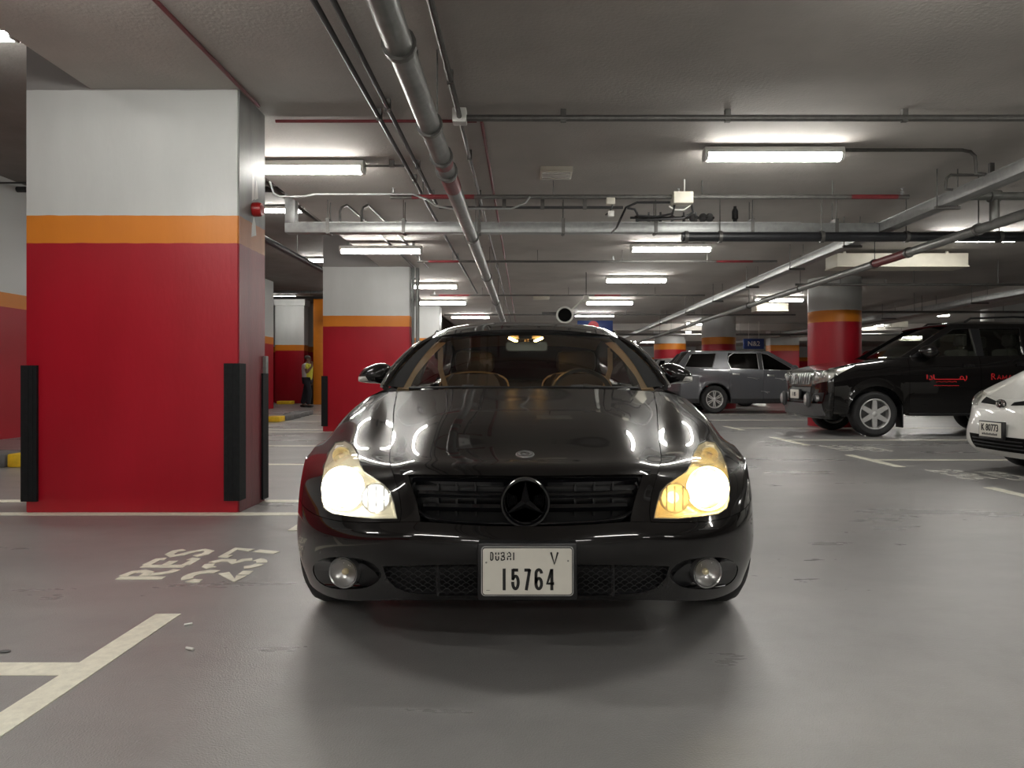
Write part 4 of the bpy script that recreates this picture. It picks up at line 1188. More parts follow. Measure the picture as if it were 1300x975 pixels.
# ---- wheels
def wheel(parent, x, y, r, w, rim_r, spokes, side, rim_mat='alloy', spoke_w=.05, style='plain', name='wheel', lean=0):
    """tyre, rim and spokes about an axis along x; side = +1 when the outer face points to +x"""
    wt = bpy.data.objects.new(name, None); col.objects.link(wt); wt.parent = parent; wt.location = (x, y, r)
    if lean: wt.rotation_euler = (0, 0, lean)
    s = side
    prof = [(rim_r, -w / 2 + .02), (rim_r + .03, -w / 2), (r - .045, -w / 2 - .004), (r - .012, -w / 2 + .02), (r, -w / 2 + .05), (r, 0), (r, w / 2 - .05), (r - .012, w / 2 - .02), (r - .045, w / 2 + .004), (rim_r + .03, w / 2), (rim_r, w / 2 - .02)]
    t = MB().lathe(prof, (0, 0, 0), 'x', 40, close=True).build('tyre', 'tyre', wt)
    MB().lathe([(rim_r + .004, s * (w / 2 - .012)), (rim_r - .006, s * (w / 2 - .004)), (rim_r - .022, s * (w / 2 - .02)), (rim_r - .03, s * (-w / 2 + .03)), (rim_r, s * (-w / 2 + .02))], (0, 0, 0), 'x', 40, cap=False).build('rim', rim_mat, wt)
    MB().lathe([(0, s * .0), (rim_r - .03, s * .0), (rim_r - .03, s * -.02), (0, s * -.02)], (0, 0, 0), 'x', 24).build('brake_disc', 'grey_plastic', wt)
    MB().lathe([(0, s * (w / 2 - .02)), (.03, s * (w / 2 - .022)), (.055, s * (w / 2 - .035)), (.06, s * .03)], (0, 0, 0), 'x', 20).build('hub', rim_mat, wt)
    for k in range(spokes):
        a = 2 * PI * k / spokes + PI / 2
        ca, sa = math.cos(a), math.sin(a)
        prs = [(0, spoke_w, spoke_w * .75)] if style == 'plain' else [(-spoke_w * .95, spoke_w * .42, spoke_w * .42), (spoke_w * .95, spoke_w * .42, spoke_w * .42)]
        mb = MB()
        for off, w0, w1 in prs:
            xo = s * (w / 2 - .03)
            P = [(.045, off * .5 - w0), (.045, off * .5 + w0), (rim_r - .012, off * 1.3 + w1), (rim_r - .012, off * 1.3 - w1)]
            vs = []
            for d0, d1 in ((0, 0), (-.035, -.035)):
                for i, (u, v) in enumerate(P):
                    vs.append((xo + s * (d0 + (.008 if 1 < i else 0)), u * ca - v * sa, u * sa + v * ca))
            mb.add(vs, [(0, 1, 2, 3), (7, 6, 5, 4), (0, 1, 5, 4), (1, 2, 6, 5), (2, 3, 7, 6), (3, 0, 4, 7)])
        mb.build('spoke', rim_mat, wt)
    return wt
for s in (-1, 1):
    wheel(car, s * .80, .885, .325, .245, .235, 5, s)
    wheel(car, s * .80, 3.73, .325, .255, .235, 5, s)
    # dark wheel housing
    G = []
    for a in np.linspace(-.15, PI + .15, 18):
        yy, zz = .885 + .37 * math.cos(a), .33 + .37 * math.sin(a)
        G.append([(s * .56, yy, zz), (s * .86, yy, zz)])
    MB().shell(G, .006).build('wheel_housing', 'satin_black', car)

# ---- side, tail and floor of the body
SEC = [(1.38, .805, .895, .90, .78, .937, .92), (1.9, .80, .935, .905, .80, .937, .925), (2.7, .79, .95, .905, .82, .937, .925), (3.5, .78, .955, .905, .83, .937, .92),
       (4.2, .74, .955, .885, .82, .925, .90), (4.65, .68, .94, .82, .80, .87, .85), (4.88, .60, .90, .72, .76, .78, .76)]
for s in (-1, 1):
    G = []
    for (y, xb, zb_, xs, zs, xm, xl) in SEC:
        k = [(s * xb, y, zb_), (s * xs, y, zs), (s * xm, y, .55), (s * (xm - .004), y, .40), (s * xl, y, .22)]
        G.append(natural_spline(range(5), k, np.linspace(0, 4, 17)).tolist())
    G = natural_spline([q[0] for q in SEC], G, np.linspace(1.383, 4.88, 30)).tolist()
    cuts = [(0, 9, 'front_door'), (9, 17, 'rear_door'), (17, 29, 'rear_quarter')]
    for i0, i1, nm in cuts:
        MB().shell(G[i0:i1 + 1], .012, flip=(s < 0)).build(nm, 'car_black', car)
tailg = [[(x, 4.88, .90 + .0 * x), (x, 4.93, .70), (x, 4.90, .5), (x, 4.82, .25)] for x in np.linspace(-.70, .70, 9)]
MB().shell(tailg, .012).build('tail_panel', 'car_black', car)
deck = [[(w * t, y, z - .03 * t * t) for t in np.linspace(-1, 1, 9)] for y, w, z in ((4.05, .74, .97), (4.3, .72, .99), (4.6, .68, .985), (4.88, .60, .93))]
MB().shell(deck, .012, flip=True).build('boot_lid', 'car_black', car)
MB().box(-.74, .74, .52, 4.75, .19, .26, .02).build('underbody', 'satin_black', car)
MB().box(-.60, .60, .22, .50, .24, .34, .02).build('undertray', 'satin_black', car)
MB().box(-.50, .50, .36, 1.1, .30, .56, .02).build('engine_block', 'satin_black', car)
MB().box(-.78, .78, 1.22, 1.30, .26, .86, .01).build('bulkhead', 'satin_black', car)

# ---- glasshouse
WS = [[(0,1.23,.925),(.25,1.255,.925),(.48,1.325,.93),(.64,1.40,.938),(.735,1.465,.945)],
      [(0,1.62,1.115),(.25,1.64,1.112),(.46,1.70,1.105),(.60,1.76,1.098),(.68,1.805,1.09)],
      [(0,2.00,1.268),(.25,2.015,1.264),(.42,2.05,1.254),(.52,2.08,1.245),(.575,2.11,1.235)]]
wsS = Surf(mirrored(WS))
gl = MB().grid(wsS.patch(0, 2, 0, 8, 8, 6)).build('windscreen', 'windscreen', car)
# black printed border of the glass
def ws_strip(u0, u1, v0, v1, nu, nv, off, name, m, parent=None):
    uq = np.linspace(u0, u1, nu) * wsS.u[-1]; vq = np.linspace(v0, v1, nv) * wsS.v[-1]
    A = natural_spline(wsS.u, wsS.G, uq); B = natural_spline(wsS.v, A.transpose(1, 0, 2), vq).transpose(1, 0, 2)
    B = B + np.array([0, off, -off * .5])
    return MB().grid(B.tolist()).build(name, m, parent or car)
for v0, v1 in ((0, .068), (.932, 1)): ws_strip(0, 1, v0, v1, 14, 3, -.004, 'glass_border', 'matt_black', gl)
ws_strip(.955, 1, .068, .932, 3, 30, .006, 'glass_border', 'satin_black', gl)
ws_strip(.86, .96, .472, .528, 6, 8, .007, 'sensor_shade', 'satin_black', gl)
# A-pillar skins and roof rails (one continuous arc each side)
for s in (-1, 1):
    path = [(.752, 1.50, .938), (.738, 1.62, 1.01), (.712, 1.80, 1.085), (.655, 2.02, 1.18), (.603, 2.20, 1.236), (.588, 2.45, 1.278), (.588, 2.9, 1.298), (.592, 3.4, 1.268), (.62, 3.8, 1.18), (.68, 4.2, 1.04), (.70, 4.35, .98)]
    P = natural_spline(range(len(path)), path, np.linspace(0, len(path) - 1, 48))
    mb = MB().tube([(s * a, b, c) for a, b, c in P.tolist()], .018, 10)
    mb.build('roof_rail', 'car_black', car)
    MB().tube([(s * (a + .016), b - .017, c + .006) for a, b, c in P[:17].tolist()], .0095, 8).build('rail_glint_trim', 'chrome', car)  # chrome window trim, thickened and pushed out to draw the pillar's bright reflection
    # side glass and pillars behind it
    G = []
    for k, (a, b, c) in enumerate(P[4:44:3].tolist()):
        G.append([(s * a, b, c - .01), (s * (.5 * a + .5 * .785 + .012), b, (c + .945) / 2), (s * .785, b, .945)])
    MB().grid(G).build('side_window', 'dark_glass', car)
    MB().tube([(s * .775, 2.62, .94), (s * .70, 2.66, 1.15), (s * .60, 2.70, 1.31)], .035, 8).build('centre_pillar', 'satin_black', car)
    # inside trim of the A pillar, lit from the roof lamp
    G = []
    for (a, b, c) in [(.668, 1.52, .925), (.655, 1.64, .995), (.628, 1.80, 1.065), (.580, 1.98, 1.150), (.535, 2.12, 1.212)]:
        G.append([(s * (a + .028), b + .015, c), (s * (a + .004), b + .02, c + .006), (s * (a - .034), b + .06, c + .002)])
    Gs = natural_spline(range(5), G, np.linspace(0, 4, 13)).tolist()
    MB().shell(Gs, .012, flip=(s > 0)).build('pillar_trim', 'beige_trim', car)
    # seat belt
    MB().shell([[(s * .60, 2.58, 1.20), (s * .565, 2.56, 1.20)], [(s * .585, 2.45, 1.05), (s * .55, 2.43, 1.05)], [(s * .52, 2.32, .88), (s * .485, 2.30, .88)]], .004).build('seat_belt', 'beige_trim', car)
    MB().box(s * .60 - .02, s * .60 + .02, 2.55, 2.60, 1.12, 1.20, .01).build('belt_guide', 'dash_dark', car)
RF = [[(0,1.985,1.283),(.22,2.0,1.279),(.40,2.04,1.266),(.53,2.10,1.250),(.585,2.15,1.238)],
      [(0,2.25,1.345),(.22,2.26,1.340),(.40,2.28,1.325),(.53,2.30,1.30),(.59,2.32,1.275)],
      [(0,2.65,1.372),(.22,2.65,1.368),(.40,2.65,1.353),(.53,2.65,1.330),(.59,2.65,1.308)],
      [(0,3.15,1.352),(.22,3.15,1.349),(.40,3.15,1.338),(.53,3.15,1.317),(.592,3.15,1.298)],
      [(0,3.5,1.295),(.22,3.5,1.292),(.40,3.5,1.284),(.53,3.5,1.27),(.60,3.5,1.255)]]
MB().shell(Surf(mirrored(RF)).patch(0, 4, 0, 8, 6, 6), .02).build('roof', 'car_black', car)
hd = [[(x * .96, y + .03, z - .035) for x, y, z in r] for r in mirrored(RF)]
MB().grid(Surf(hd).patch(0, 4, 0, 8, 3, 3).tolist()).build('headlining', 'beige_trim', car)
rg = [[(x, 3.5 + .0, 1.285) for x in np.linspace(-.58, .58, 7)], [(x * 1.08, 3.85, 1.14) for x in np.linspace(-.60, .60, 7)], [(x * 1.1, 4.15, .985) for x in np.linspace(-.60, .60, 7)]]
MB().grid(rg).build('rear_window', 'privacy_glass', car)
# cowl, wipers
cw = [[(x, y0 + .10 * (abs(x) / .65) ** 2, z) for x in np.linspace(-.66, .66, 17)] for y0, z in ((1.215, .918), (1.225, .922), (1.26, .918), (1.31, .905))]
MB().shell(cw, .008).build('cowl_panel', 'satin_black', car)
for x0, x1 in ((-.60, .02), (-.06, .58)):
    P = [(x0 + (x1 - x0) * t, 1.245 + .11 * abs(((x0 + (x1 - x0) * t)) / .65) ** 2 + .02, .936 + .006 * math.sin(PI * t)) for t in np.linspace(0, 1, 9)]
    wp = MB().tube(P, .007, 8).build('wiper_blade', 'satin_black', car)
    MB().box((x0 + x1) / 2 - .03, (x0 + x1) / 2 + .03, P[4][1] - .012, P[4][1] + .012, .935, .955, .004).build('wiper_clip', 'satin_black', wp)
for s in (-1, 1):
    MB().ellipsoid((s * .50, 1.30, .930), (.034, .015, .007)).build('washer_jet', 'satin_silver', car)

# ---- cabin
dash = [[(x, y, z) for x in np.linspace(-.66, .66, 13)] for y, z in ((1.44, .915), (1.60, .925), (1.76, .915), (1.86, .86), (1.88, .6))]
for r_ in dash:
    for i, (x, y, z) in enumerate(r_): r_[i] = (x, y, z + .035 * math.exp(-((x - .34) / .16) ** 2) - .01 * (abs(x) / .66) ** 2)
MB().shell(dash, .02).build('dashboard', 'dash_dark', car)
MB().lathe([(.165, 0), (.18, -.014), (.195, 0), (.18, .014)], (0, 0, 0), 'y', 32, close=True).xf(Matrix.Translation((.34, 1.98, .875)) @ Matrix.Rotation(math.radians(-24), 4, 'X')).build('steering_wheel', 'dash_dark', car)
MB().ellipsoid((.34, 1.99, .87), (.075, .03, .06)).box(.17, .51, 1.985, 2.0, .865, .885).build('steering_hub', 'dash_dark', car)
def seat(x, y, back=True):
    mb = MB().box(x - .25, x + .25, y - .5, y, .34, .50, .05)
    G = []
    for z, w, dy in ((.45, .25, 0), (.60, .26, .02), (.80, .255, .06), (.95, .225, .10), (1.02, .17, .12)):
        G.append([(x - w, y - .02 + dy, z), (x - w * .8, y - .10 + dy, z), (x, y - .085 + dy, z), (x + w * .8, y - .10 + dy, z), (x + w, y - .02 + dy, z), (x + w * .8, y + .08 + dy, z), (x, y + .09 + dy, z), (x - w * .8, y + .08 + dy, z), (x - w, y - .02 + dy, z)])
    G = [[tuple(q) for q in r] for r in natural_spline(range(5), G, np.linspace(0, 4, 13)).tolist()]
    mb.grid(G)
    st = mb.build('seat', 'seat_leather', car)
    MB().box(x - .14, x + .14, y + .06, y + .17, 1.03, 1.185, .045).build('headrest', 'seat_leather', st)
    P = natural_spline(range(7), [(x - .25, y - .02 + .09, .75), (x - .245, y + .06, .90), (x - .20, y + .08, 1.0), (x, y + .09, 1.035), (x + .20, y + .08, 1.0), (x + .245, y + .06, .90), (x + .25, y + .07, .75)], np.linspace(0, 6, 25))
    MB().tube(P.tolist(), .007, 6).build('seat_piping', 'beige_trim', st)
seat(-.36, 2.62); seat(.36, 2.62)
MB().box(-.62, .62, 3.15, 3.55, .35, .55, .05).box(-.62, .62, 3.42, 3.60, .50, .98, .06).build('rear_bench', 'seat_leather', car)
MB().box(-.64, .64, 3.6, 4.15, .90, .945, .02).build('parcel_shelf', 'dash_dark', car)
for s in (-1, 1):
    MB().box(s * .74 - .02, s * .74 + .02, 1.6, 3.4, .5, .92, .015).build('door_card', 'dash_dark', car)
RVM = Matrix.Translation((.008, 2.03, 1.180)) @ Matrix.Rotation(math.radians(-6), 4, 'X')
mir_o = MB().prism(round_rect(-.128, .128, -.030, .030, .02), 'y', -.016, .012).xf(RVM).build('rear_view_mirror', 'dash_dark', car)
MB().prism(round_rect(-.122, .122, -.026, .026, .018), 'y', -.0195, -.0162).xf(RVM).build('mirror_back', 'mirror_grey', mir_o)
MB().tube([(.008, 2.04, 1.20), (.008, 2.05, 1.22), (.008, 2.07, 1.26)], .012, 8).build('mirror_stalk', 'dash_dark', mir_o)
cons = MB().box(-.10, .10, 2.08, 2.22, 1.232, 1.262, .01).build('roof_console', 'dash_dark', car)
for s in (-1, 1):
    MB().box(-.030, .030, -.012, .012, -.007, .007, .004).xf(Matrix.Translation((.002 + s * .078, 2.065, 1.226)) @ Matrix.Rotation(s * -.42, 4, 'Y')).build('reading_lamp', 'dome_lamp', cons)

# ---- door mirrors
for s in (-1, 1):
    # outline in the photo of the mirror on the left, centred on the housing
    O = [(-.098, -.030), (-.085, .010), (-.045, .045), (.01, .066), (.06, .066), (.092, .050), (.098, .015), (.094, -.022), (.070, -.052), (.02, -.050), (-.05, -.046), (-.088, -.040)]
    L = smooth_loop(O, 3)
    Y0 = 1.66
    D_ = CARY + Y0
    cx, cz = (475.5 - VX) / FPX * D_, CAMZ - (476 - VY) / FPX * D_
    rings = []
    for dy, k in ((-.085, .05), (-.082, .35), (-.066, .68), (-.035, .92), (0, 1.0), (.035, .97), (.05, .88)):
        rings.append([(-s * (cx + a * k * .93 * (1 if True else 1)), Y0 + dy - .02 * k * 0, cz + b * k * .98) for a, b in L])
    n = len(L)
    vs = [p for r_ in rings for p in r_]
    fs = [tuple(range(n))] + [(i * n + j, i * n + (j + 1) % n, (i + 1) * n + (j + 1) % n, (i + 1) * n + j) for i in range(len(rings) - 1) for j in range(n)] + [tuple((len(rings) - 1) * n + j for j in range(n))]
    md = MB().add(vs, fs).build('door_mirror', 'car_black', car)
    # repeater lens wrapped on the outer end
    mb_ = surf_bvh(md)
    G = []
    for v in np.linspace(0, 1, 5):
        row = []
        for u in np.linspace(0, 1, 9):
            a_ = -.0955 + u * (.060 + .014 * (1 - v)); b_ = -.036 + v * .027
            h_ = mb_.ray_cast(Vector((-s * (cx + a_ * .93), Y0 - .3, cz + b_ * .98)), Vector((0, 1, 0)))
            row.append((-s * (cx + a_ * .93), (h_[0].y if h_[0] is not None else Y0) - .003, cz + b_ * .98))
        G.append(row)
    MB().shell(G, .004, flip=(s > 0)).build('repeater_lens', 'white_plastic', md)
    MB().tube([(-s * (cx + .075), Y0, cz - .03), (-s * (cx + .10), Y0 - .02, cz - .045), (-s * (cx + .135), Y0 - .03, cz - .06)], .022, 10).build('mirror_foot', 'satin_black', md)
# ================================================================== the other cars
mat('paint_grey', (0.105, 0.108, 0.118), 0.30, metal=0.35, coat=0.8, var=0.06, scale=30)
mat('paint_white', (0.66, 0.655, 0.62), 0.35, coat=0.8, var=0.03, scale=20)
mat('paint_silver', (0.34, 0.35, 0.35), 0.32, metal=0.5, coat=0.8, var=0.05, scale=20)
mat('cladding', (0.030, 0.030, 0.032), 0.5, var=0.2, scale=25)
mat('door_red', (0.55, 0.015, 0.02), 0.4, var=0.1)
mat('tail_red', (0.30, 0.01, 0.012), 0.25, coat=0.5, var=0.1)
mat('lamp_body', (0.62, 0.61, 0.56), 0.22, metal=0.7, var=0.2, scale=25, bump=0.4, bscale=40)
mat('bumper_grey', (0.075, 0.075, 0.077), 0.42, var=0.15, scale=20)
mat('grey_seat', (0.035, 0.033, 0.030), 0.7, var=0.1, scale=30)
mat('pale_trim', (0.38, 0.37, 0.32), 0.7, var=0.06, scale=20)
glass_mat('clear_glass', (0.82, 0.84, 0.80), 0.05)

def nearest_patch(bvhs, corners, n, m, off, th, name, mt, parent, bulge=0.0, d=(0, 1, 0)):
    """a panel with the given four corners (bilinear), laid on the body skin by shooting along d"""
    c = [Vector(p) for p in corners]
    d = Vector(d).normalized()
    G = []
    for i in range(n + 1):
        row = []
        for j in range(m + 1):
            u, v = j / m, i / n
            p = (c[0] * (1 - u) + c[1] * u) * (1 - v) + (c[3] * (1 - u) + c[2] * u) * v
            o = p - d * 3
            hits = [h for h in (b.ray_cast(o, d) for b in bvhs) if h[0] is not None]
            if hits:
                h = min(hits, key=lambda q: q[3])
                q, nn = h[0], h[1]
                if nn.dot(d) > 0: nn = -nn
            else:
                q, nn = p, -d
            row.append((q + (nn * .5 - d * .5).normalized() * (off + bulge * math.sin(PI * u) * math.sin(PI * v)))[:])
        G.append(row)
    a = Vector(G[0][-1]) - Vector(G[0][0]); b_ = Vector(G[-1][0]) - Vector(G[0][0])
    flip = a.cross(b_).dot(d) > 0
    return MB().shell(G, th, flip=flip).build(name, mt, parent)

def interp(tab, y):
    ys = [t[0] for t in tab]; zs = [t[1] for t in tab]
    return float(np.interp(y, ys, zs))

def estate(cfg):
    """a tall five-door car: x across, y from nose to tail, z up"""
    c = cfg
    t = thing(c['name'], c['label'], 'car', c['loc'], c['rot'])
    hw, L, paint = c['hw'], c['L'], c['paint']
    ys0 = c['nose']                                # depth of the rounded front corner
    bot, belt = c['sill'], c['belt']
    skins = []
    def plan(x):                                   # how far the nose falls back at x
        return ys0 * (1 - (max(0.0, 1 - (abs(x) / hw) ** 2.6)) ** (1 / 2.6))
    arches = [(c['axle_f'], c['arch_r']), (c['axle_r'], c['arch_r'])]
    def low(y):
        z = bot
        for (a, r) in arches:
            d = abs(y - a)
            if d < r: z = max(z, c['tyre_r'] + math.sqrt(r * r - d * d))
        return z
    # ---- sides, split into panels at the shut lines
    seams = c['seams']
    ysamp = set(np.linspace(ys0, L - c['tail'], 40).tolist() + [y for y, _ in seams])
    for a, r in arches:
        for k in range(15): ysamp.add(a + r * math.cos(PI * k / 14) * .9999)
        ysamp.add(a - r - .001); ysamp.add(a + r + .001)
    ysamp = sorted(y for y in ysamp if ys0 <= y <= L - c['tail'])
    def side_col(y, s):
        zb, zt = low(y), interp(belt, y)
        out = []
        for k in range(9):
            z = zt + (zb - zt) * k / 8
            x = interp(c['section'], (z - bot) / max(.01, (zt - bot)))
            dx = 0.0
            for a, r in arches:
                d = math.hypot(y - a, z - c['tyre_r'])
                dx = max(dx, c.get('flare', .02) * max(0, 1 - max(0, d - r) / .09))
            taper = 0
            if y < 1.0: taper = .03 * (1 - y) ** 2
            if y > L - .9: taper = .05 * ((y - (L - .9)) / .9) ** 2
            out.append((s * (x + dx - taper), y, z))
        return out
    for s in (-1, 1):
        edges = [ys0] + [y for y, _ in seams] + [L - c['tail']]
        for i, nm in enumerate([q for _, q in seams] + ['rear_wing']):
            y0, y1 = edges[i] + .003, edges[i + 1] - .003
            yy = [y0] + [y for y in ysamp if y0 < y < y1] + [y1]
            o = MB().shell([side_col(y, s) for y in yy], .02, flip=(s > 0)).build(nm, paint, t)
            skins.append(surf_bvh(o))
            if nm in ('front_door', 'rear_door'):
                zh = interp(belt, y1) - .16
                h = nearest_patch([skins[-1]], [(s * hw, y1 - .30, zh - .025), (s * hw, y1 - .10, zh - .025), (s * hw, y1 - .10, zh + .025), (s * hw, y1 - .30, zh + .025)], 3, 6, .012, .02, 'door_handle', c.get('handle', paint), o, .02, (-s, 0, 0))
            if c.get('clad'):
                zc_ = c['clad']
                G = []
                for y in yy:
                    colm = [p for p in side_col(y, s)]
                    zb = low(y)
                    row = []
                    for k in range(5):
                        z = max(zb, zc_) + (zb - max(zb, zc_)) * k / 4 if zb < zc_ else zb + .02 * (1 - k / 4)
                        x = interp(c['section'], (z - bot) / (interp(belt, y) - bot))
                        row.append((s * (x + .018 + (c.get('flare', .02) if zb > bot else 0)), y, z))
                    G.append(row)
                MB().shell(G, .015, flip=(s > 0)).build('sill_cladding', 'cladding', o)
    # ---- nose
    zf = c['front']                                # (z, y) profile of the face on the centre line
    xs = [hw * math.sin(a) ** .9 if a > 0 else 0 for a in np.linspace(0, PI / 2, 11)]
    xs = [-x for x in xs[:0:-1]] + xs
    G = []
    zs = np.linspace(zf[0][0], zf[-1][0], 22)
    for z in zs:
        y0 = interp(zf, z)
        sc_ = (interp(c['section'], min(1.0, max(0.0, (z - bot) / (interp(belt, ys0) - bot)))) - .03 * (1 - ys0) ** 2) / hw
        G.append([(x * sc_, y0 * (1 - (abs(x) / hw) ** 4) + plan(x) * (1.0), z) for x in xs])
    nose = MB().shell(G, .02).build('front_bumper', paint, t)
    skins.append(surf_bvh(nose))
    # ---- bonnet
    ycow = c['cowl']
    G = []
    for u in np.linspace(0, 1, 14):
        row = []
        for x in np.linspace(-1, 1, 21):
            xx = x * (hw - .035)
            yf = plan(xx) * 1.0 + zf[-1][1] * (1 - (abs(xx) / hw) ** 4)
            y = yf + (ycow + .12 * x * x - yf) * u
            zc = interp(c['hood'], (y - yf) / (ycow - yf + 1e-6))
            zside = interp(belt, max(ys0, y)) + .004
            k = abs(x) ** 3.5
            row.append((xx, y, zc * (1 - k) + min(zside, zc) * k))
        G.append(row)
    bon = MB().shell(G, .018).build('bonnet', paint, t)
    skins.append(surf_bvh(bon))
    # ---- glasshouse
    xb = interp(c['section'], 1.0); xr = c['roof_hw']; zr = c['rail_z']
    def side_pt(y, z, s, off=0.0):
        zb = interp(belt, y)
        k = (z - zb) / (zr - zb)
        return (s * (xb + (xr - xb) * k - off), y, z)
    def side_poly(name, mt, poly, s, th, off=0.0, parent=None):
        n = len(poly)
        vs = [side_pt(y, z, s, off) for y, z in poly] + [side_pt(y, z, s, off + th) for y, z in poly]
        tri = tessellate_polygon([[Vector((y, z, 0)) for y, z in poly]])
        fs = [tuple(q) for q in tri] + [tuple(n + i for i in q)[::-1] for q in tri] + [(i, (i + 1) % n, n + (i + 1) % n, n + i) for i in range(n)]
        return MB().add(vs, fs).build(name, mt, parent or t)
    for s in (-1, 1):
        for nm, mt, poly in c['pillars']: side_poly(nm, paint if mt is None else mt, poly, s, .05)
        for nm, mt, poly in c['windows']:
            w = side_poly(nm, mt, poly, s, .006, .018)
            ring = [side_pt(y, z, s, .004) for y, z in poly]
            MB().tube(ring + ring[:1], .009, 6, cap=False).build('window_seal', c.get('seal', 'satin_black'), w)
    # roof with crown
    ry = c['roof']                                  # (y, z) on the centre line
    G = []
    for y, z in ry:
        zz = min(z - .02, c['rail_z'] + .05)
        G.append([(xr * q, y + c.get('roof_bow', .06) * q * q * (1 if y < L / 2 else -1), z - (z - zr) * abs(q) ** 3) for q in np.linspace(-1, 1, 13)])
    MB().shell(Surf(G).patch(0, len(ry) - 1, 0, 12, 4, 2), .025).build('roof', paint, t)
    (wy0, wz0), (wy1, wz1) = c['screen']
    G = []
    for u in np.linspace(0, 1, 7):
        w = (xb - .06) * (1 - u) + (xr - .02) * u
        G.append([(w * q, wy0 + (wy1 - wy0) * u + (.22 * (1 - u) + .10 * u) * q * q, wz0 + (wz1 - wz0) * u + .03 * math.sin(PI * u) - .03 * u * q * q) for q in np.linspace(-1, 1, 13)])
    MB().grid(G).build('windscreen', 'clear_glass', t)
    (wy0, wz0), (wy1, wz1) = c['back']
    G = [[(((xb - .08) * (1 - u) + (xr - .06) * u) * q, wy0 + (wy1 - wy0) * u - .06 * q * q, wz0 + (wz1 - wz0) * u) for q in np.linspace(-1, 1, 9)] for u in np.linspace(0, 1, 5)]
    MB().shell(G, .008, flip=True).build('rear_window', c.get('back_glass', 'clear_glass'), t)
    # tail
    G = []
    for z in np.linspace(bot + .08, interp(belt, L - .1), 12):
        G.append([((hw - .07) * q, L - c['tail'] * abs(q) ** 4 - .03 * ((z - .6) / .5) ** 2, z) for q in np.linspace(-1, 1, 15)])
    tl = MB().shell(G, .02, flip=True).build('tailgate', paint, t)
    skins.append(surf_bvh(tl))
    # floor, cabin and wheels
    MB().box(-hw + .16, hw - .16, .35, L - .35, bot - .02, bot + .10, .02).build('underbody', 'satin_black', t)
    MB().box(-hw + .24, hw - .24, .3, ycow, bot + .1, bot + .55, .02).build('engine_bay', 'satin_black', t)
    MB().box(-hw + .09, hw - .09, ycow + .1, ycow + .75, belt[-1][1] - .35, interp(belt, ycow + .4) - .01, .05).build('dashboard', 'dash_dark', t)
    MB().lathe([(.165, 0), (.18, -.014), (.195, 0), (.18, .014)], (0, 0, 0), 'y', 24, close=True).xf(Matrix.Translation((.38, ycow + .95, interp(belt, ycow) - .10)) @ Matrix.Rotation(math.radians(-28), 4, 'X')).build('steering_wheel', 'dash_dark', t)
    for sy in c['seats']:
        for sx in (-.40, .40):
            zb_ = interp(belt, sy)
            st = MB().box(sx - .25, sx + .25, sy - .55, sy, bot + .2, bot + .42, .05).box(sx - .24, sx + .24, sy - .10, sy + .10, bot + .3, zb_ + .14, .06).build('seat', 'grey_seat', t)
            MB().box(sx - .14, sx + .14, sy + .02, sy + .13, zb_ + .19, zb_ + .40, .045).tube([(sx - .06, sy + .07, zb_ + .1), (sx - .06, sy + .07, zb_ + .18), (sx - .06, sy + .07, zb_ + .22)], .008, 6).build('headrest', c.get('rest', 'grey_seat'), st)
    for s in (-1, 1):
        for ay in (c['axle_f'], c['axle_r']):
            wheel(t, s * (hw - .135), ay, c['tyre_r'], .25, c['rim_r'], c['spokes'], s, spoke_w=c.get('spoke_w', .035), style=c.get('spoke_style', 'plain'))
            G = []
            for a in np.linspace(-.1, PI + .1, 14):
                yy, zz = ay + (c['arch_r'] + .0) * math.cos(a), c['tyre_r'] + c['arch_r'] * math.sin(a)
                G.append([(s * (hw - .33), yy, zz), (s * (hw - .03), yy, zz)])
            MB().shell(G, .01).build('wheel_housing', 'satin_black', t)
        # door mirrors
        my, mz = c['mirror']
        md = MB().ellipsoid((s * (xb + .13), my, mz), c.get('mirror_r', (.13, .10, .085))).build('door_mirror', c.get('mirror_mat', paint), t)
        MB().tube([(s * (xb - .02), my + .02, mz - .08), (s * (xb + .04), my + .01, mz - .07), (s * (xb + .10), my, mz - .04)], .028, 8).build('mirror_foot', 'satin_black', md)
        if c.get('mirror_trim'):
            MB().ellipsoid((s * (xb + .14), my - .03, mz - .018), (.128, .13, .016)).build('mirror_strip', 'chrome', md)
    return t, skins

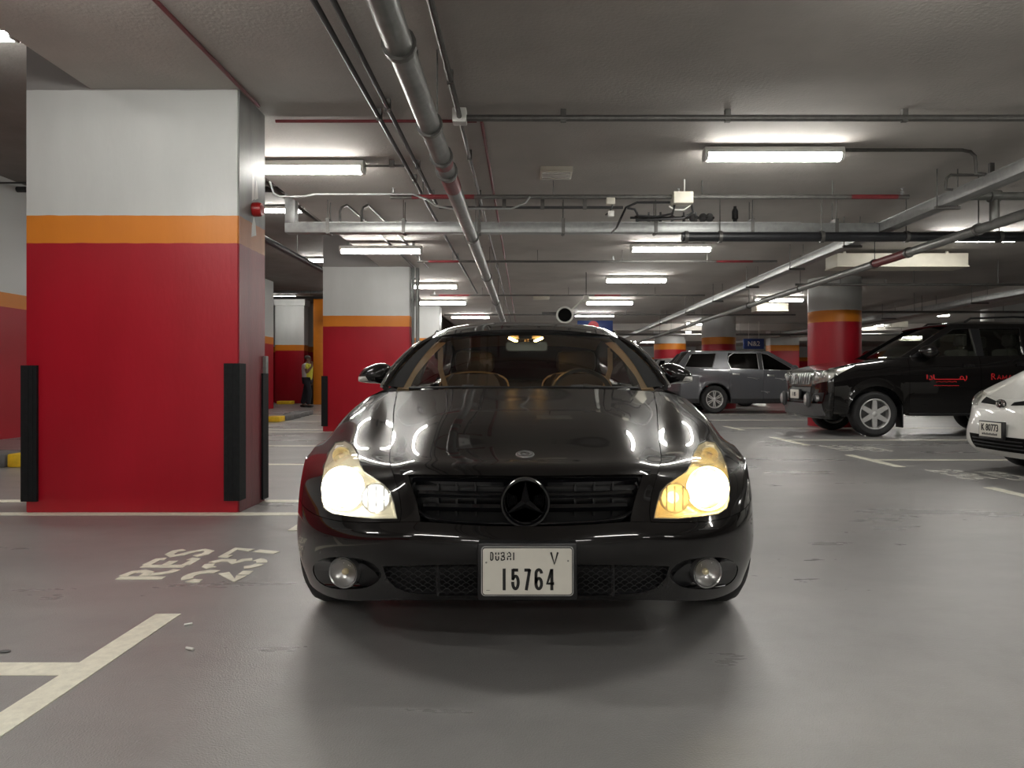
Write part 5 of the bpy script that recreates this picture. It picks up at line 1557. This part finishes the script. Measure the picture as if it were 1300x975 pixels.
# ------------------------------------------------------------------ black off-roader
PX0 = 4.93
prado, skp = estate(dict(
    name='off_roader', label='black off-roader with red lettering on its doors and a vertical-bar grille', loc=(PX0, 13.05, 0), rot=-PI / 2,
    hw=.955, L=4.85, paint='car_black', nose=.34, tail=.12, sill=.40, belt=[(0, 1.15), (.34, 1.175), (.7, 1.255), (1.5, 1.36), (2.2, 1.375), (4.85, 1.40)],
    section=[(0, .90), (.15, .935), (.45, .955), (.75, .945), (.93, .915), (1.0, .885)], axle_f=1.05, axle_r=3.86, arch_r=.475, tyre_r=.39, rim_r=.262, spokes=6, flare=.03,
    seams=[(1.62, 'front_wing'), (2.84, 'front_door'), (3.75, 'rear_door')], front=[(.30, .18), (.36, .10), (.55, .08), (.66, .10), (.80, .13), (1.0, .15), (1.10, .17), (1.145, .22)],
    hood=[(0, 1.145), (.12, 1.19), (.5, 1.29), (1, 1.385)], cowl=1.50, roof_hw=.72, rail_z=1.93,
    pillars=[('front_pillar', None, [(1.50, 1.36), (1.66, 1.365), (2.50, 1.86), (2.56, 1.93), (2.44, 1.93)]),
             ('roof_rail', None, [(2.40, 1.90), (2.46, 1.86), (4.72, 1.87), (4.66, 1.95), (2.46, 1.95)]),
             ('centre_pillar', 'satin_black', [(2.82, 1.37), (2.94, 1.37), (2.94, 1.88), (2.79, 1.88)]), ('rear_pillar', None, [(3.62, 1.38), (3.76, 1.38), (3.80, 1.89), (3.64, 1.89)]),
             ('tail_pillar', None, [(4.55, 1.39), (4.83, 1.40), (4.70, 1.90), (4.45, 1.90)]), ('mirror_quarter', 'satin_black', [(1.66, 1.365), (1.90, 1.37), (1.90, 1.50)])],
    windows=[('side_window', 'clear_glass', [(1.88, 1.372), (1.88, 1.49), (2.49, 1.855), (2.80, 1.87), (2.83, 1.375)]), ('side_window', 'clear_glass', [(2.94, 1.378), (2.94, 1.87), (3.65, 1.875), (3.63, 1.382)]),
             ('quarter_window', 'privacy_glass', [(3.76, 1.385), (3.80, 1.875), (4.46, 1.875), (4.56, 1.392)])],
    roof=[(2.44, 1.955), (2.75, 2.01), (3.6, 2.035), (4.68, 2.0)], screen=((1.48, 1.385), (2.48, 1.95)), back=((4.84, 1.42), (4.70, 1.92)),
    rest='dash_dark', spoke_w=.045, seats=(2.75, 3.62), mirror=(1.92, 1.46), mirror_trim=True, mirror_r=(.14, .16, .11), handle='gloss_black', mirror_mat='car_black'))
# face: grille with upright bars
nz = [skp[-3]]                                    # nose skin
def put(corners, name, mt, off=.004, th=.012, n=4, m=6, par=None, skins=None, bulge=0.0, d=(0, 1, 0)):
    return nearest_patch(skins or skp, corners, n, m, off, th, name, mt, par or prado, bulge, d)
gr = put([(-.47, -.02, .88), (.47, -.02, .88), (.50, .03, 1.125), (-.50, .03, 1.125)], 'grille', 'satin_black', .004, .02, 4, 10, skins=nz)
for k in range(9):
    x = -.41 + .1025 * k
    put([(x - .020, -.05, .90), (x + .020, -.05, .90), (x + .022, 0, 1.11), (x - .022, 0, 1.11)], 'grille_bar', 'satin_silver', .030, .025, 5, 2, gr, nz)
for z0, z1 in ((.862, .895), (1.10, 1.14)): put([(-.52, -.02, z0), (.52, -.02, z0), (.53, 0, z1), (-.53, 0, z1)], 'grille_frame', 'chrome', .034, .03, 2, 12, gr, nz)
for sx in (-1, 1): put([(sx * .47, 0, .87), (sx * .53, 0, .87), (sx * .56, 0, 1.14), (sx * .49, 0, 1.14)], 'grille_frame', 'chrome', .034, .03, 5, 2, gr, nz)
em = MB().lathe([(.048, 0), (.058, -.012), (.068, 0), (.058, .012)], (0, .06, 1.02), 'y', 24, close=True).build('oval_emblem', 'chrome', gr)
MB().lathe([(.026, 0), (.033, -.008), (.040, 0), (.033, .008)], (0, .06, 1.035), 'y', 20, close=True).build('emblem_ring', 'chrome', em)
for s in (-1, 1):
    hl = put([(s * .56, .10, .895), (s * .89, .24, .95), (s * .925, .70, 1.215), (s * .60, .12, 1.09)], 'headlamp', 'lamp_body', .006, .03, 8, 10, bulge=.012, d=(-s, .9, 0))
    put([(s * .56, .10, .893), (s * .89, .24, .948), (s * .926, .70, 1.217), (s * .60, .12, 1.092)], 'headlamp_glass', 'lens_plain', .022, .004, 8, 10, hl, bulge=.012, d=(-s, .9, 0))
    hb = surf_bvh(hl)
    for (fx, fy, fz, r) in ((.70, .0, 1.03, .06), (.83, .1, 1.07, .05)):
        q = hb.find_nearest(Vector((s * fx, fy, fz)))
        MB().ellipsoid(q[0][:], (r, r * .7, r)).build('lamp_bulb', 'satin_silver', hl)
    # bumper corner: fog lamp in a dark pocket
    fp = put([(s * .62, 0, .60), (s * .86, .15, .60), (s * .88, .2, .76), (s * .66, 0, .74)], 'fog_pocket', 'satin_black', .004, .012, 3, 5, d=(-s * .6, 1, 0))
    q = surf_bvh(fp).find_nearest(Vector((s * .75, .0, .67)))
    MB().lathe([(0, -.03), (.05, -.03), (.06, -.01), (.06, .02)], q[0][:], 'y', 18).build('fog_lamp', 'satin_silver', fp)
    # chrome capped overriders of the guard
    og = MB().ellipsoid((s * .57, .045, .63), (.055, .06, .14)).build('overrider', 'bumper_grey', prado)
    MB().ellipsoid((s * .57, .0, .63), (.035, .03, .10)).build('overrider_cap', 'satin_silver', og)
put([(-.86, .1, .36), (.86, .1, .36), (.84, .0, .56), (-.84, .0, .56)], 'bumper_guard', 'bumper_grey', .035, .05, 5, 16)
put([(-.45, .0, .585), (.45, .0, .585), (.46, 0, .85), (-.46, 0, .85)], 'lower_grille', 'satin_black', .006, .014, 4, 10)
pt = MB().box(-.19, .19, .015, .035, .64, .80, .008).build('number_plate', 'plate_white', prado)
MB().box(-.20, .20, .03, .08, .63, .81, .008).build('plate_holder', 'satin_black', pt)
vs, fs = text_shape('1 85', .10, .004, .002)
MB().add([(a, .013 - c, .715 + b) for a, b, c in vs], fs).build('lettering', 'plate_ink', pt)
# side steps, mud flaps, roof bars
for s in (-1, 1):
    st_ = MB().box(s * .87 - .07, s * .87 + .07, 1.62, 3.30, .36, .41, .02).build('side_step', 'satin_black', prado)
    MB().box(s * .84 - .11, s * .84 + .11, 1.50, 1.525, .16, .52, .01).build('mud_flap', 'satin_black', prado)
    MB().tube([(s * .66, 2.75, 1.985), (s * .66, 2.85, 2.05), (s * .66, 3.6, 2.075), (s * .66, 4.45, 2.05), (s * .66, 4.55, 1.98)], .018, 8).build('roof_bar', 'satin_black', prado)
# red lettering on the near side: Arabic word with a long tie stroke, small lines below, Latin capitals on the rear door
def side_letter(name, strokes, y0, z0, w, m='door_red', parent=prado, skins=skp):
    vs, fs = stroke_shape(strokes, w, .003)
    out = []
    for a, b, c in vs:
        p = Vector((1.0, y0 + a, z0 + b))
        best = min((k.ray_cast(Vector((1.4, y0 + a, z0 + b)), Vector((-1, 0, 0))) for k in skins), key=lambda h: -(h[0].x if h[0] is not None else -9))
        x = best[0].x if best[0] is not None else .95
        out.append((x + .002 + c, y0 + a, z0 + b))
    MB().add(out, fs).build(name, m, parent)
Yn = 12.10
def sy(px): return (px - VX) / FPX * Yn - PX0
def sz(py): return CAMZ - (py - VY) / FPX * Yn
Y0_, Z0_ = sy(1175.5), sz(481.5)
U = sy(1176.5) - sy(1175.5)
side_letter('arabic_lettering', [[(0.5 * U, 0), (0.5 * U, 6 * U)], [(3 * U, 0), (7 * U, 0), (6.6 * U, 3.2 * U), (5 * U, 4.6 * U)], [(9 * U, 6 * U), (9.2 * U, 1 * U), (10.5 * U, 0), (43 * U, 0)],
             [(43 * U, 0), (42.6 * U, 2.5 * U), (44.5 * U, 4 * U), (46.6 * U, 2.5 * U), (46 * U, .2 * U), (43 * U, 0)], [(47 * U, 0), (48.4 * U, 0)], [(50.5 * U, 4.6 * U), (50.8 * U, 1 * U), (49.6 * U, -1.2 * U), (47.8 * U, -1.8 * U)]], Y0_, Z0_, .018)
side_letter('small_lettering', [[((12 + 2.2 * k) * U, -3.6 * U + (k % 3) * .5 * U), ((13.6 + 2.2 * k) * U, -3.6 * U + ((k + 1) % 3) * .5 * U)] for k in range(12)], Y0_, Z0_, .010)
side_letter('small_lettering', [[((9 + 2.3 * k) * U, -8.2 * U + (k % 2) * .4 * U), ((10.9 + 2.3 * k) * U, -8.2 * U + ((k + 1) % 2) * .4 * U)] for k in range(14)], Y0_, Z0_, .010)
Y0_, Z0_ = sy(1257), sz(481.5)
side_letter('latin_lettering', [[(1 * U, 0), (1 * U, 7 * U)], [(1 * U, 7 * U), (4 * U, 6.6 * U), (4.6 * U, 5.2 * U), (3.8 * U, 3.9 * U), (1 * U, 3.5 * U)], [(2.8 * U, 3.4 * U), (5.8 * U, 0)], [(0, 0), (2 * U, 0)],
             [(8 * U, 0), (10.4 * U, 5.2 * U), (12.8 * U, 0)], [(9 * U, 1.8 * U), (11.8 * U, 1.8 * U)], [(15 * U, 0), (15 * U, 5 * U), (17.4 * U, 1 * U), (19.8 * U, 5 * U), (19.8 * U, 0)],
             [(22 * U, 0), (24.4 * U, 5.2 * U), (26.8 * U, 0)], [(23 * U, 1.8 * U), (25.8 * U, 1.8 * U)], [(29 * U, 0), (29 * U, 5 * U), (32 * U, 4.2 * U), (32.6 * U, 2.5 * U), (32 * U, .8 * U), (29 * U, 0)], [(35 * U, 0), (37.4 * U, 5.2 * U), (39.8 * U, 0)], [(36 * U, 1.8 * U), (38.8 * U, 1.8 * U)]], Y0_, Z0_, .013)

# ------------------------------------------------------------------ grey family SUV and the silver car behind it
def family_suv(label, loc, paint, L=5.15, plate=False, clad=.42, name='family_suv'):
    t, sk = estate(dict(
        name=name, label=label, loc=loc, rot=PI / 2, hw=.985, L=L, paint=paint, nose=.40, tail=.14, sill=.30,
        belt=[(0, 1.0), (.4, 1.02), (1.3, 1.17), (2.4, 1.215), (L - 1.2, 1.27), (L, 1.30)], section=[(0, .93), (.12, .955), (.45, .985), (.62, .975), (.70, .985), (.92, .955), (1.0, .92)],
        axle_f=1.02, axle_r=L - 1.12, arch_r=.46, tyre_r=.395, rim_r=.245, spokes=6, spoke_w=.026, spoke_style='twin', flare=.018, clad=clad,
        seams=[(1.55, 'front_wing'), (2.62, 'front_door'), (3.62, 'rear_door')], front=[(.25, .10), (.34, .03), (.6, .0), (.8, .03), (.95, .07), (1.03, .15)],
        hood=[(0, 1.03), (.15, 1.08), (.6, 1.17), (1, 1.20)], cowl=1.40, roof_hw=.74, rail_z=1.735,
        pillars=[('front_pillar', None, [(1.40, 1.175), (1.60, 1.185), (2.42, 1.665), (2.52, 1.735), (2.38, 1.735)]), ('roof_rail', None, [(2.34, 1.70), (2.42, 1.66), (2.6, 1.695), (L - .42, 1.69), (L - .46, 1.745), (2.40, 1.745)]),
                 ('centre_pillar', 'satin_black', [(2.60, 1.22), (2.72, 1.22), (2.74, 1.72), (2.62, 1.72)]), ('rear_pillar', None, [(3.55, 1.25), (4.08, 1.27), (3.92, 1.72), (3.58, 1.72), (3.64, 1.45)]),
                 ('tail_pillar', None, [(L - .26, 1.29), (L - .02, 1.30), (L - .40, 1.72), (L - .48, 1.72)])],
        windows=[('side_window', 'privacy_glass', [(1.66, 1.195), (2.44, 1.66), (2.62, 1.695), (2.60, 1.225)]), ('side_window', 'privacy_glass', [(2.73, 1.228), (2.75, 1.695), (3.42, 1.70), (3.58, 1.60), (3.62, 1.44), (3.54, 1.256)]),
                 ('quarter_window', 'privacy_glass', [(4.09, 1.278), (3.94, 1.69), (L - .50, 1.68), (L - .26, 1.298)])],
        roof=[(2.38, 1.745), (2.7, 1.775), (3.7, 1.795), (L - .42, 1.77)], screen=((1.38, 1.20), (2.42, 1.72)), back=((L - .02, 1.32), (L - .40, 1.72)), back_glass='privacy_glass',
        seats=(2.6, 3.5), mirror=(1.75, 1.27), seal='satin_silver' if clad else 'satin_black', handle='satin_silver', mirror_mat=paint))
    for s in (-1, 1):
        nearest_patch(sk, [(s * .93, L - .42, 1.02), (s * .80, L, 1.02), (s * .80, L, 1.16), (s * .93, L - .36, 1.16)], 4, 8, .008, .02, 'tail_lamp', 'tail_red', t, .01, (-s, -.8, 0))
        nearest_patch(sk, [(s * .62, .0, .78), (s * .92, .40, .82), (s * .92, .46, .93), (s * .62, .06, .88)], 4, 8, .008, .02, 'headlamp', 'lamp_body', t, .01, (-s, .8, 0))
    nearest_patch(sk, [(-.55, 0, .62), (.55, 0, .62), (.58, 0, .92), (-.58, 0, .92)], 4, 8, .006, .02, 'grille', 'satin_black', t)
    nearest_patch(sk, [(-.85, L, .42), (.85, L, .42), (.85, L, .62), (-.85, L, .62)], 3, 10, .012, .02, 'rear_bumper', 'cladding' if clad else paint, t, d=(0, -1, 0))
    return t, sk
GY, GL = 21.45, 5.15
gsuv, skg = family_suv('metallic grey SUV with dark windows parked beyond the drive aisle', (4.35 + GL, GY, 0), 'paint_grey', GL)
for v in gsuv.children: pass
gsuv.scale = (1, 1, 1.035)
# scrapes on the near doors
for (a, b, z) in ((2.75, 3.1, .98), (2.0, 2.3, .96), (2.45, 2.7, .60)):
    vs, fs = stroke_shape([[(0, 0), (b - a, .03)], [(.05, -.03), ((b - a) * .6, .02)]], .012, .002)
    out = []
    for u, w, c in vs:
        h = min((k.ray_cast(Vector((-1.5, a + u, z + w)), Vector((1, 0, 0))) for k in skg), key=lambda q: (q[0].x if q[0] is not None else 9))
        x = h[0].x if h[0] is not None else -.98
        out.append((x - .002 - c, a + u, z + w))
    MB().add(out, fs).build('paint_scrape', 'satin_silver', gsuv)
silv, sks = family_suv('pale silver car tucked in behind the grey SUV', (4.50 + 4.6, 25.0 - .95 + 2.9, 0), 'paint_silver', 4.6, clad=None, name='silver_car')

# ------------------------------------------------------------------ white people carrier at the right edge
van = thing('people_carrier', 'white people carrier with number plate K 80773 showing only its nose', 'car', (4.765, 7.20, 0), -PI / 2)
VR = [
 [(0,.10,.20),(.30,.12,.20),(.55,.18,.205),(.74,.30,.21),(.84,.46,.215),(.875,.60,.22)],
 [(0,.02,.29),(.30,.035,.29),(.55,.09,.29),(.74,.21,.295),(.85,.40,.30),(.89,.58,.31)],
 [(0,.0,.45),(.30,.02,.45),(.55,.075,.455),(.74,.20,.46),(.855,.39,.465),(.90,.58,.47)],
 [(0,.03,.60),(.30,.05,.60),(.55,.11,.605),(.74,.24,.61),(.855,.43,.62),(.905,.62,.62)],
 [(0,.08,.72),(.30,.105,.725),(.55,.155,.745),(.72,.25,.76),(.84,.42,.76),(.908,.72,.70)],
 [(0,.16,.79),(.30,.19,.80),(.54,.245,.83),(.70,.35,.865),(.82,.54,.86),(.91,.86,.735)],
 [(0,.45,1.00),(.30,.47,1.005),(.52,.54,1.015),(.67,.66,1.015),(.80,.84,.97),(.912,1.05,.72)],
 [(0,.80,1.17),(.30,.82,1.17),(.52,.88,1.165),(.66,.97,1.14),(.79,1.08,1.05),(.914,1.20,.50)],
 [(0,1.10,1.23),(.30,1.12,1.23),(.52,1.17,1.22),(.66,1.24,1.18),(.79,1.30,1.09),(.90,1.30,.22)]]
vs_ = Surf(mirrored(VR))
vb = MB().shell(vs_.patch(0, 4, 0, 10, 6, 6), .014).build('bumper', 'paint_white', van)
vh = MB().shell(vs_.patch(5, 8, 1, 9, 6, 6, .002), .014).build('bonnet', 'paint_white', van)
vn = MB().shell(vs_.patch(4, 5, 0, 10, 6, 6, .001), .014).build('nose_panel', 'paint_white', van)
skv = [surf_bvh(o) for o in (vb, vh, vn)]
for s in (-1, 1):
    j0, j1 = (9, 10) if s > 0 else (0, 1)
    skv.append(surf_bvh(MB().shell(vs_.patch(5, 8, j0, j1, 6, 6, .002), .014).build('wing', 'paint_white', van)))
    def vp(cs, name, mt, off=.004, th=.012, n=5, m=8, par=van, bulge=0.0): return nearest_patch(skv, [(s * a, b, c) for a, b, c in cs], n, m, off, th, name, mt, par, bulge, (-s * .35, 1, -.15))
    vp([(.12, .08, .722), (.40, .12, .735), (.42, .16, .80), (.13, .10, .755)], 'grille_slot', 'matt_black')
    h = vp([(.43, .13, .70), (.70, .24, .70), (.77, .48, .87), (.49, .22, .83)], 'headlamp', 'lamp_body', .004, .02, bulge=.008)
    vp([(.44, .13, .705), (.69, .24, .705), (.76, .48, .865), (.50, .22, .825)], 'headlamp_glass', 'lens_plain', .014, .003, par=h, bulge=.008)
    f = vp([(.70, .2, .40), (.74, .2, .40), (.74, .2, .46), (.70, .2, .46)], 'parking_sensor', 'satin_black', .002, .006, 2, 2)
    wheel(van, s * .775, .90, .32, .215, .22, 5, s)
    MB().shell([[(s * .55, .90 + .37 * math.cos(a), .32 + .37 * math.sin(a)), (s * .86, .90 + .37 * math.cos(a), .32 + .37 * math.sin(a))] for a in np.linspace(-.1, PI + .1, 14)], .008).build('wheel_housing', 'satin_black', van)
nearest_patch(skv, [(-.40, .05, .262), (.40, .05, .262), (.47, .15, .41), (-.47, .15, .41)], 5, 14, .004, .014, 'lower_intake', 'matt_black', van)
for z in (.30, .335, .37): nearest_patch(skv, [(-.38, .05, z - .005), (.38, .05, z - .005), (.38, .05, z + .005), (-.38, .05, z + .005)], 2, 14, .012, .008, 'intake_slat', 'satin_black', van)
em = MB().lathe([(.050, 0), (.060, -.012), (.070, 0), (.060, .012)], (0, .06, 0), 'y', 24, close=True).xf(Matrix.Translation((0, 0, .735)) @ Matrix.Diagonal((.95, 1, .70, 1))).build('oval_emblem', 'chrome', van)
MB().lathe([(.022, 0), (.029, -.008), (.036, 0), (.029, .008)], (0, .06, 0), 'y', 20, close=True).xf(Matrix.Translation((0, 0, .743)) @ Matrix.Diagonal((.95, 1, .70, 1))).build('emblem_ring', 'chrome', em)
MB().lathe([(0, .004), (.06, .008), (.062, .02)], (0, .06, 0), 'y', 20).xf(Matrix.Translation((0, 0, .735)) @ Matrix.Diagonal((.95, 1, .70, 1))).build('emblem_back', 'satin_black', em)
# plate
vpz = .475
ph = MB().box(-.185, .185, -.045, -.005, vpz - .095, vpz + .085, .008).build('plate_holder', 'satin_black', van)
MB().box(-.168, .168, -.050, -.044, vpz - .075, vpz + .072, .004).build('number_plate', 'plate_white', ph)
vs, fs = text_shape('K 80773', .098, .003, .002, sx=.80)
MB().add([(a, -.051 - c, vpz + .016 + b) for a, b, c in vs], fs).build('lettering', 'plate_ink', ph)
for k in range(10): MB().box(-.12 + .024 * k, -.104 + .024 * k, -.0515, -.0498, vpz - .058, vpz - .040 + .004 * (k % 2)).build('small_print', 'plate_ink', ph)
# cabin, sides, roof of the carrier (out of the frame to the right)
for s in (-1, 1):
    G = [[(s * .79, y, zt), (s * .90, y, .80), (s * .90, y, .5), (s * .88, y, .24)] for y, zt in ((1.31, 1.09), (2.2, 1.08), (3.4, 1.08), (4.6, 1.05))]
    MB().shell(G, .015, flip=(s < 0)).build('side_panel', 'paint_white', van)
    MB().shell([[(s * .79, 1.35, 1.10), (s * .70, 2.1, 1.66)], [(s * .79, 2.8, 1.09), (s * .70, 2.8, 1.68)], [(s * .79, 4.5, 1.07), (s * .70, 4.4, 1.66)]], .01).build('side_window', 'privacy_glass', van)
MB().grid([[(x * (.78 - .10 * u), 1.16 + .95 * u + .15 * x * x, 1.13 + .55 * u) for x in np.linspace(-1, 1, 9)] for u in np.linspace(0, 1, 6)]).build('windscreen', 'privacy_glass', van)
MB().shell([[(x * .70, y, z - .05 * x * x) for x in np.linspace(-1, 1, 9)] for y, z in ((2.05, 1.68), (2.6, 1.75), (3.8, 1.75), (4.5, 1.66))], .02).build('roof', 'paint_white', van)
MB().box(-.80, .80, 4.45, 4.6, .3, 1.62, .05).build('tailgate', 'paint_white', van)
MB().box(-.72, .72, .5, 4.4, .20, .30, .02).build('underbody', 'satin_black', van)
for s in (-1, 1): wheel(van, s * .775, 3.80, .32, .215, .22, 5, s)
# ================================================================== the walking man
mat('skin', (0.20, 0.11, 0.075), 0.6, var=0.1, scale=30)
mat('hair_grey', (0.10, 0.085, 0.075), 0.8, var=0.2, scale=40)
mat('trousers', (0.012, 0.013, 0.02), 0.8, var=0.2, scale=30)
mat('shoe', (0.012, 0.011, 0.010), 0.45, var=0.2, scale=30)
def two_tone(name, front, back):
    m = bpy.data.materials.new(name); m.use_nodes = True
    nt = m.node_tree; b = nt.nodes['Principled BSDF']; b.inputs['Roughness'].default_value = 0.75
    tc = nt.nodes.new('ShaderNodeTexCoord'); sp_ = nt.nodes.new('ShaderNodeSeparateXYZ')
    nt.links.new(tc.outputs['Object'], sp_.inputs[0])
    g = nt.nodes.new('ShaderNodeMath'); g.operation = 'GREATER_THAN'; g.inputs[1].default_value = 0.015
    nt.links.new(sp_.outputs['X'], g.inputs[0])
    mx = nt.nodes.new('ShaderNodeMixRGB'); mx.inputs[1].default_value = (*back, 1); mx.inputs[2].default_value = (*front, 1)
    nt.links.new(g.outputs[0], mx.inputs[0]); nt.links.new(mx.outputs[0], b.inputs['Base Color'])
    M[name] = m
two_tone('work_shirt', (0.62, 0.60, 0.06), (0.50, 0.49, 0.50))

def skin_shape(verts, edges, radii, name, mt, parent, root=0, lv=2):
    me = bpy.data.meshes.new(name)
    me.from_pydata(verts, edges, [])
    o = bpy.data.objects.new(name, me); col.objects.link(o)
    md = o.modifiers.new('skin', 'SKIN'); md.use_smooth_shade = True
    sv = me.skin_vertices[0].data if me.skin_vertices else None
    if sv is None:
        return o
    for i, r in enumerate(radii):
        sv[i].radius = r if isinstance(r, tuple) else (r, r)
        sv[i].use_root = (i == root)
    ss = o.modifiers.new('sub', 'SUBSURF'); ss.levels = lv; ss.render_levels = lv
    dg = bpy.context.evaluated_depsgraph_get(); dg.update()
    m2 = bpy.data.meshes.new_from_object(o.evaluated_get(dg))
    o.modifiers.clear(); o.data = m2
    m2.materials.clear(); m2.materials.append(M[mt]); finish(m2, 180)
    o.parent = parent
    return o
man = thing('person', 'man in yellow and grey shirt and dark trousers, one hand raised to his face', 'person', (-7.72, 25.1, 0))
man.scale = (1.06, 1.06, 1.06)
HV = [(0, 0, .93), (0, 0, 1.12), (.0, 0, 1.32), (.01, 0, 1.44), (.02, 0, 1.52), (.03, 0, 1.60), (.03, 0, 1.69),
      (.0, -.10, .90), (.10, -.11, .50), (.06, -.11, .10), (.17, -.12, .045),
      (.0, .10, .90), (-.10, .11, .50), (-.19, .11, .11), (-.08, .12, .045),
      (.0, -.17, 1.41), (.05, -.25, 1.14), (.20, -.15, 1.36), (.18, -.10, 1.47),
      (.0, .17, 1.41), (-.04, .24, 1.13), (.03, .25, .90), (.05, .25, .82)]
HE = [(0, 1), (1, 2), (2, 3), (3, 4), (4, 5), (5, 6), (0, 7), (7, 8), (8, 9), (9, 10), (0, 11), (11, 12), (12, 13), (13, 14), (3, 15), (15, 16), (16, 17), (17, 18), (3, 19), (19, 20), (20, 21), (21, 22)]
HR = [(.13, .10), (.125, .10), (.15, .11), (.10, .08), .055, (.085, .075), (.075, .07), .085, .06, .04, .035, .085, .06, .04, .035, .06, .045, .035, .032, .06, .045, .035, .032]
body = skin_shape(HV, HE, HR, 'body', 'skin', man)
# fingers of both hands
for (h, d, up) in (((.18, -.10, 1.49), Vector((-.35, .35, .85)), -1), ((.05, .25, .80), Vector((.1, 0, -1)), 1)):
    d.normalize()
    for k, (off, ln) in enumerate(((-.024, .060), (-.008, .070), (.008, .068), (.024, .055))):
        b0 = Vector(h) + Vector((off, 0, 0))
        MB().tube([b0[:], (b0 + d * ln * .5)[:], (b0 + d * ln * .8 + Vector((0, up * .01, 0)))[:], (b0 + d * ln + Vector((0, up * .022, 0)))[:]], .009, 6, rs=[.0095, .009, .0085, .006]).build('finger', 'skin', man)
    b0 = Vector(h) - d * .03
    MB().tube([b0[:], (b0 + Vector((.035, 0, 0)) + d * .02)[:], (b0 + Vector((.045, 0, 0)) + d * .05)[:]], .010, 6, rs=[.012, .010, .007]).build('thumb', 'skin', man)
# face: nose, ears, eyes, mouth
MB().ellipsoid((.112, 0, 1.595), (.022, .015, .025)).build('nose', 'skin', man)
for s in (-1, 1):
    MB().ellipsoid((.02, s * .085, 1.60), (.020, .012, .034)).build('ear', 'skin', man)
    MB().ellipsoid((.098, s * .032, 1.625), (.008, .012, .007)).build('eye', 'hair_grey', man)
MB().ellipsoid((.10, 0, 1.553), (.010, .026, .007)).build('mouth', 'hair_grey', man)
MB().ellipsoid((.005, 0, 1.665), (.105, .092, .075)).build('hair', 'hair_grey', man)
shirt = skin_shape([(0, 0, .84), (0, 0, 1.12), (0, 0, 1.32), (.01, 0, 1.45), (.0, -.17, 1.41), (.03, -.22, 1.24), (.0, .17, 1.41), (-.03, .22, 1.22)],
                   [(0, 1), (1, 2), (2, 3), (3, 4), (4, 5), (3, 6), (6, 7)], [(.185, .16), (.19, .16), (.21, .17), (.12, .11), .105, .09, .105, .09], 'shirt', 'work_shirt', man)
skin_shape([(0, 0, .94), (.0, -.10, .90), (.10, -.11, .50), (.06, -.11, .09), (.0, .10, .90), (-.10, .11, .50), (-.19, .11, .10)],
           [(0, 1), (1, 2), (2, 3), (0, 4), (4, 5), (5, 6)], [(.14, .12), .12, .10, .088, .12, .10, .088], 'trousers', 'trousers', man)
for (x, y) in ((.10, -.115), (-.15, .115)):
    MB().ellipsoid((x, y, .045), (.14, .05, .045)).build('shoe', 'shoe', man)
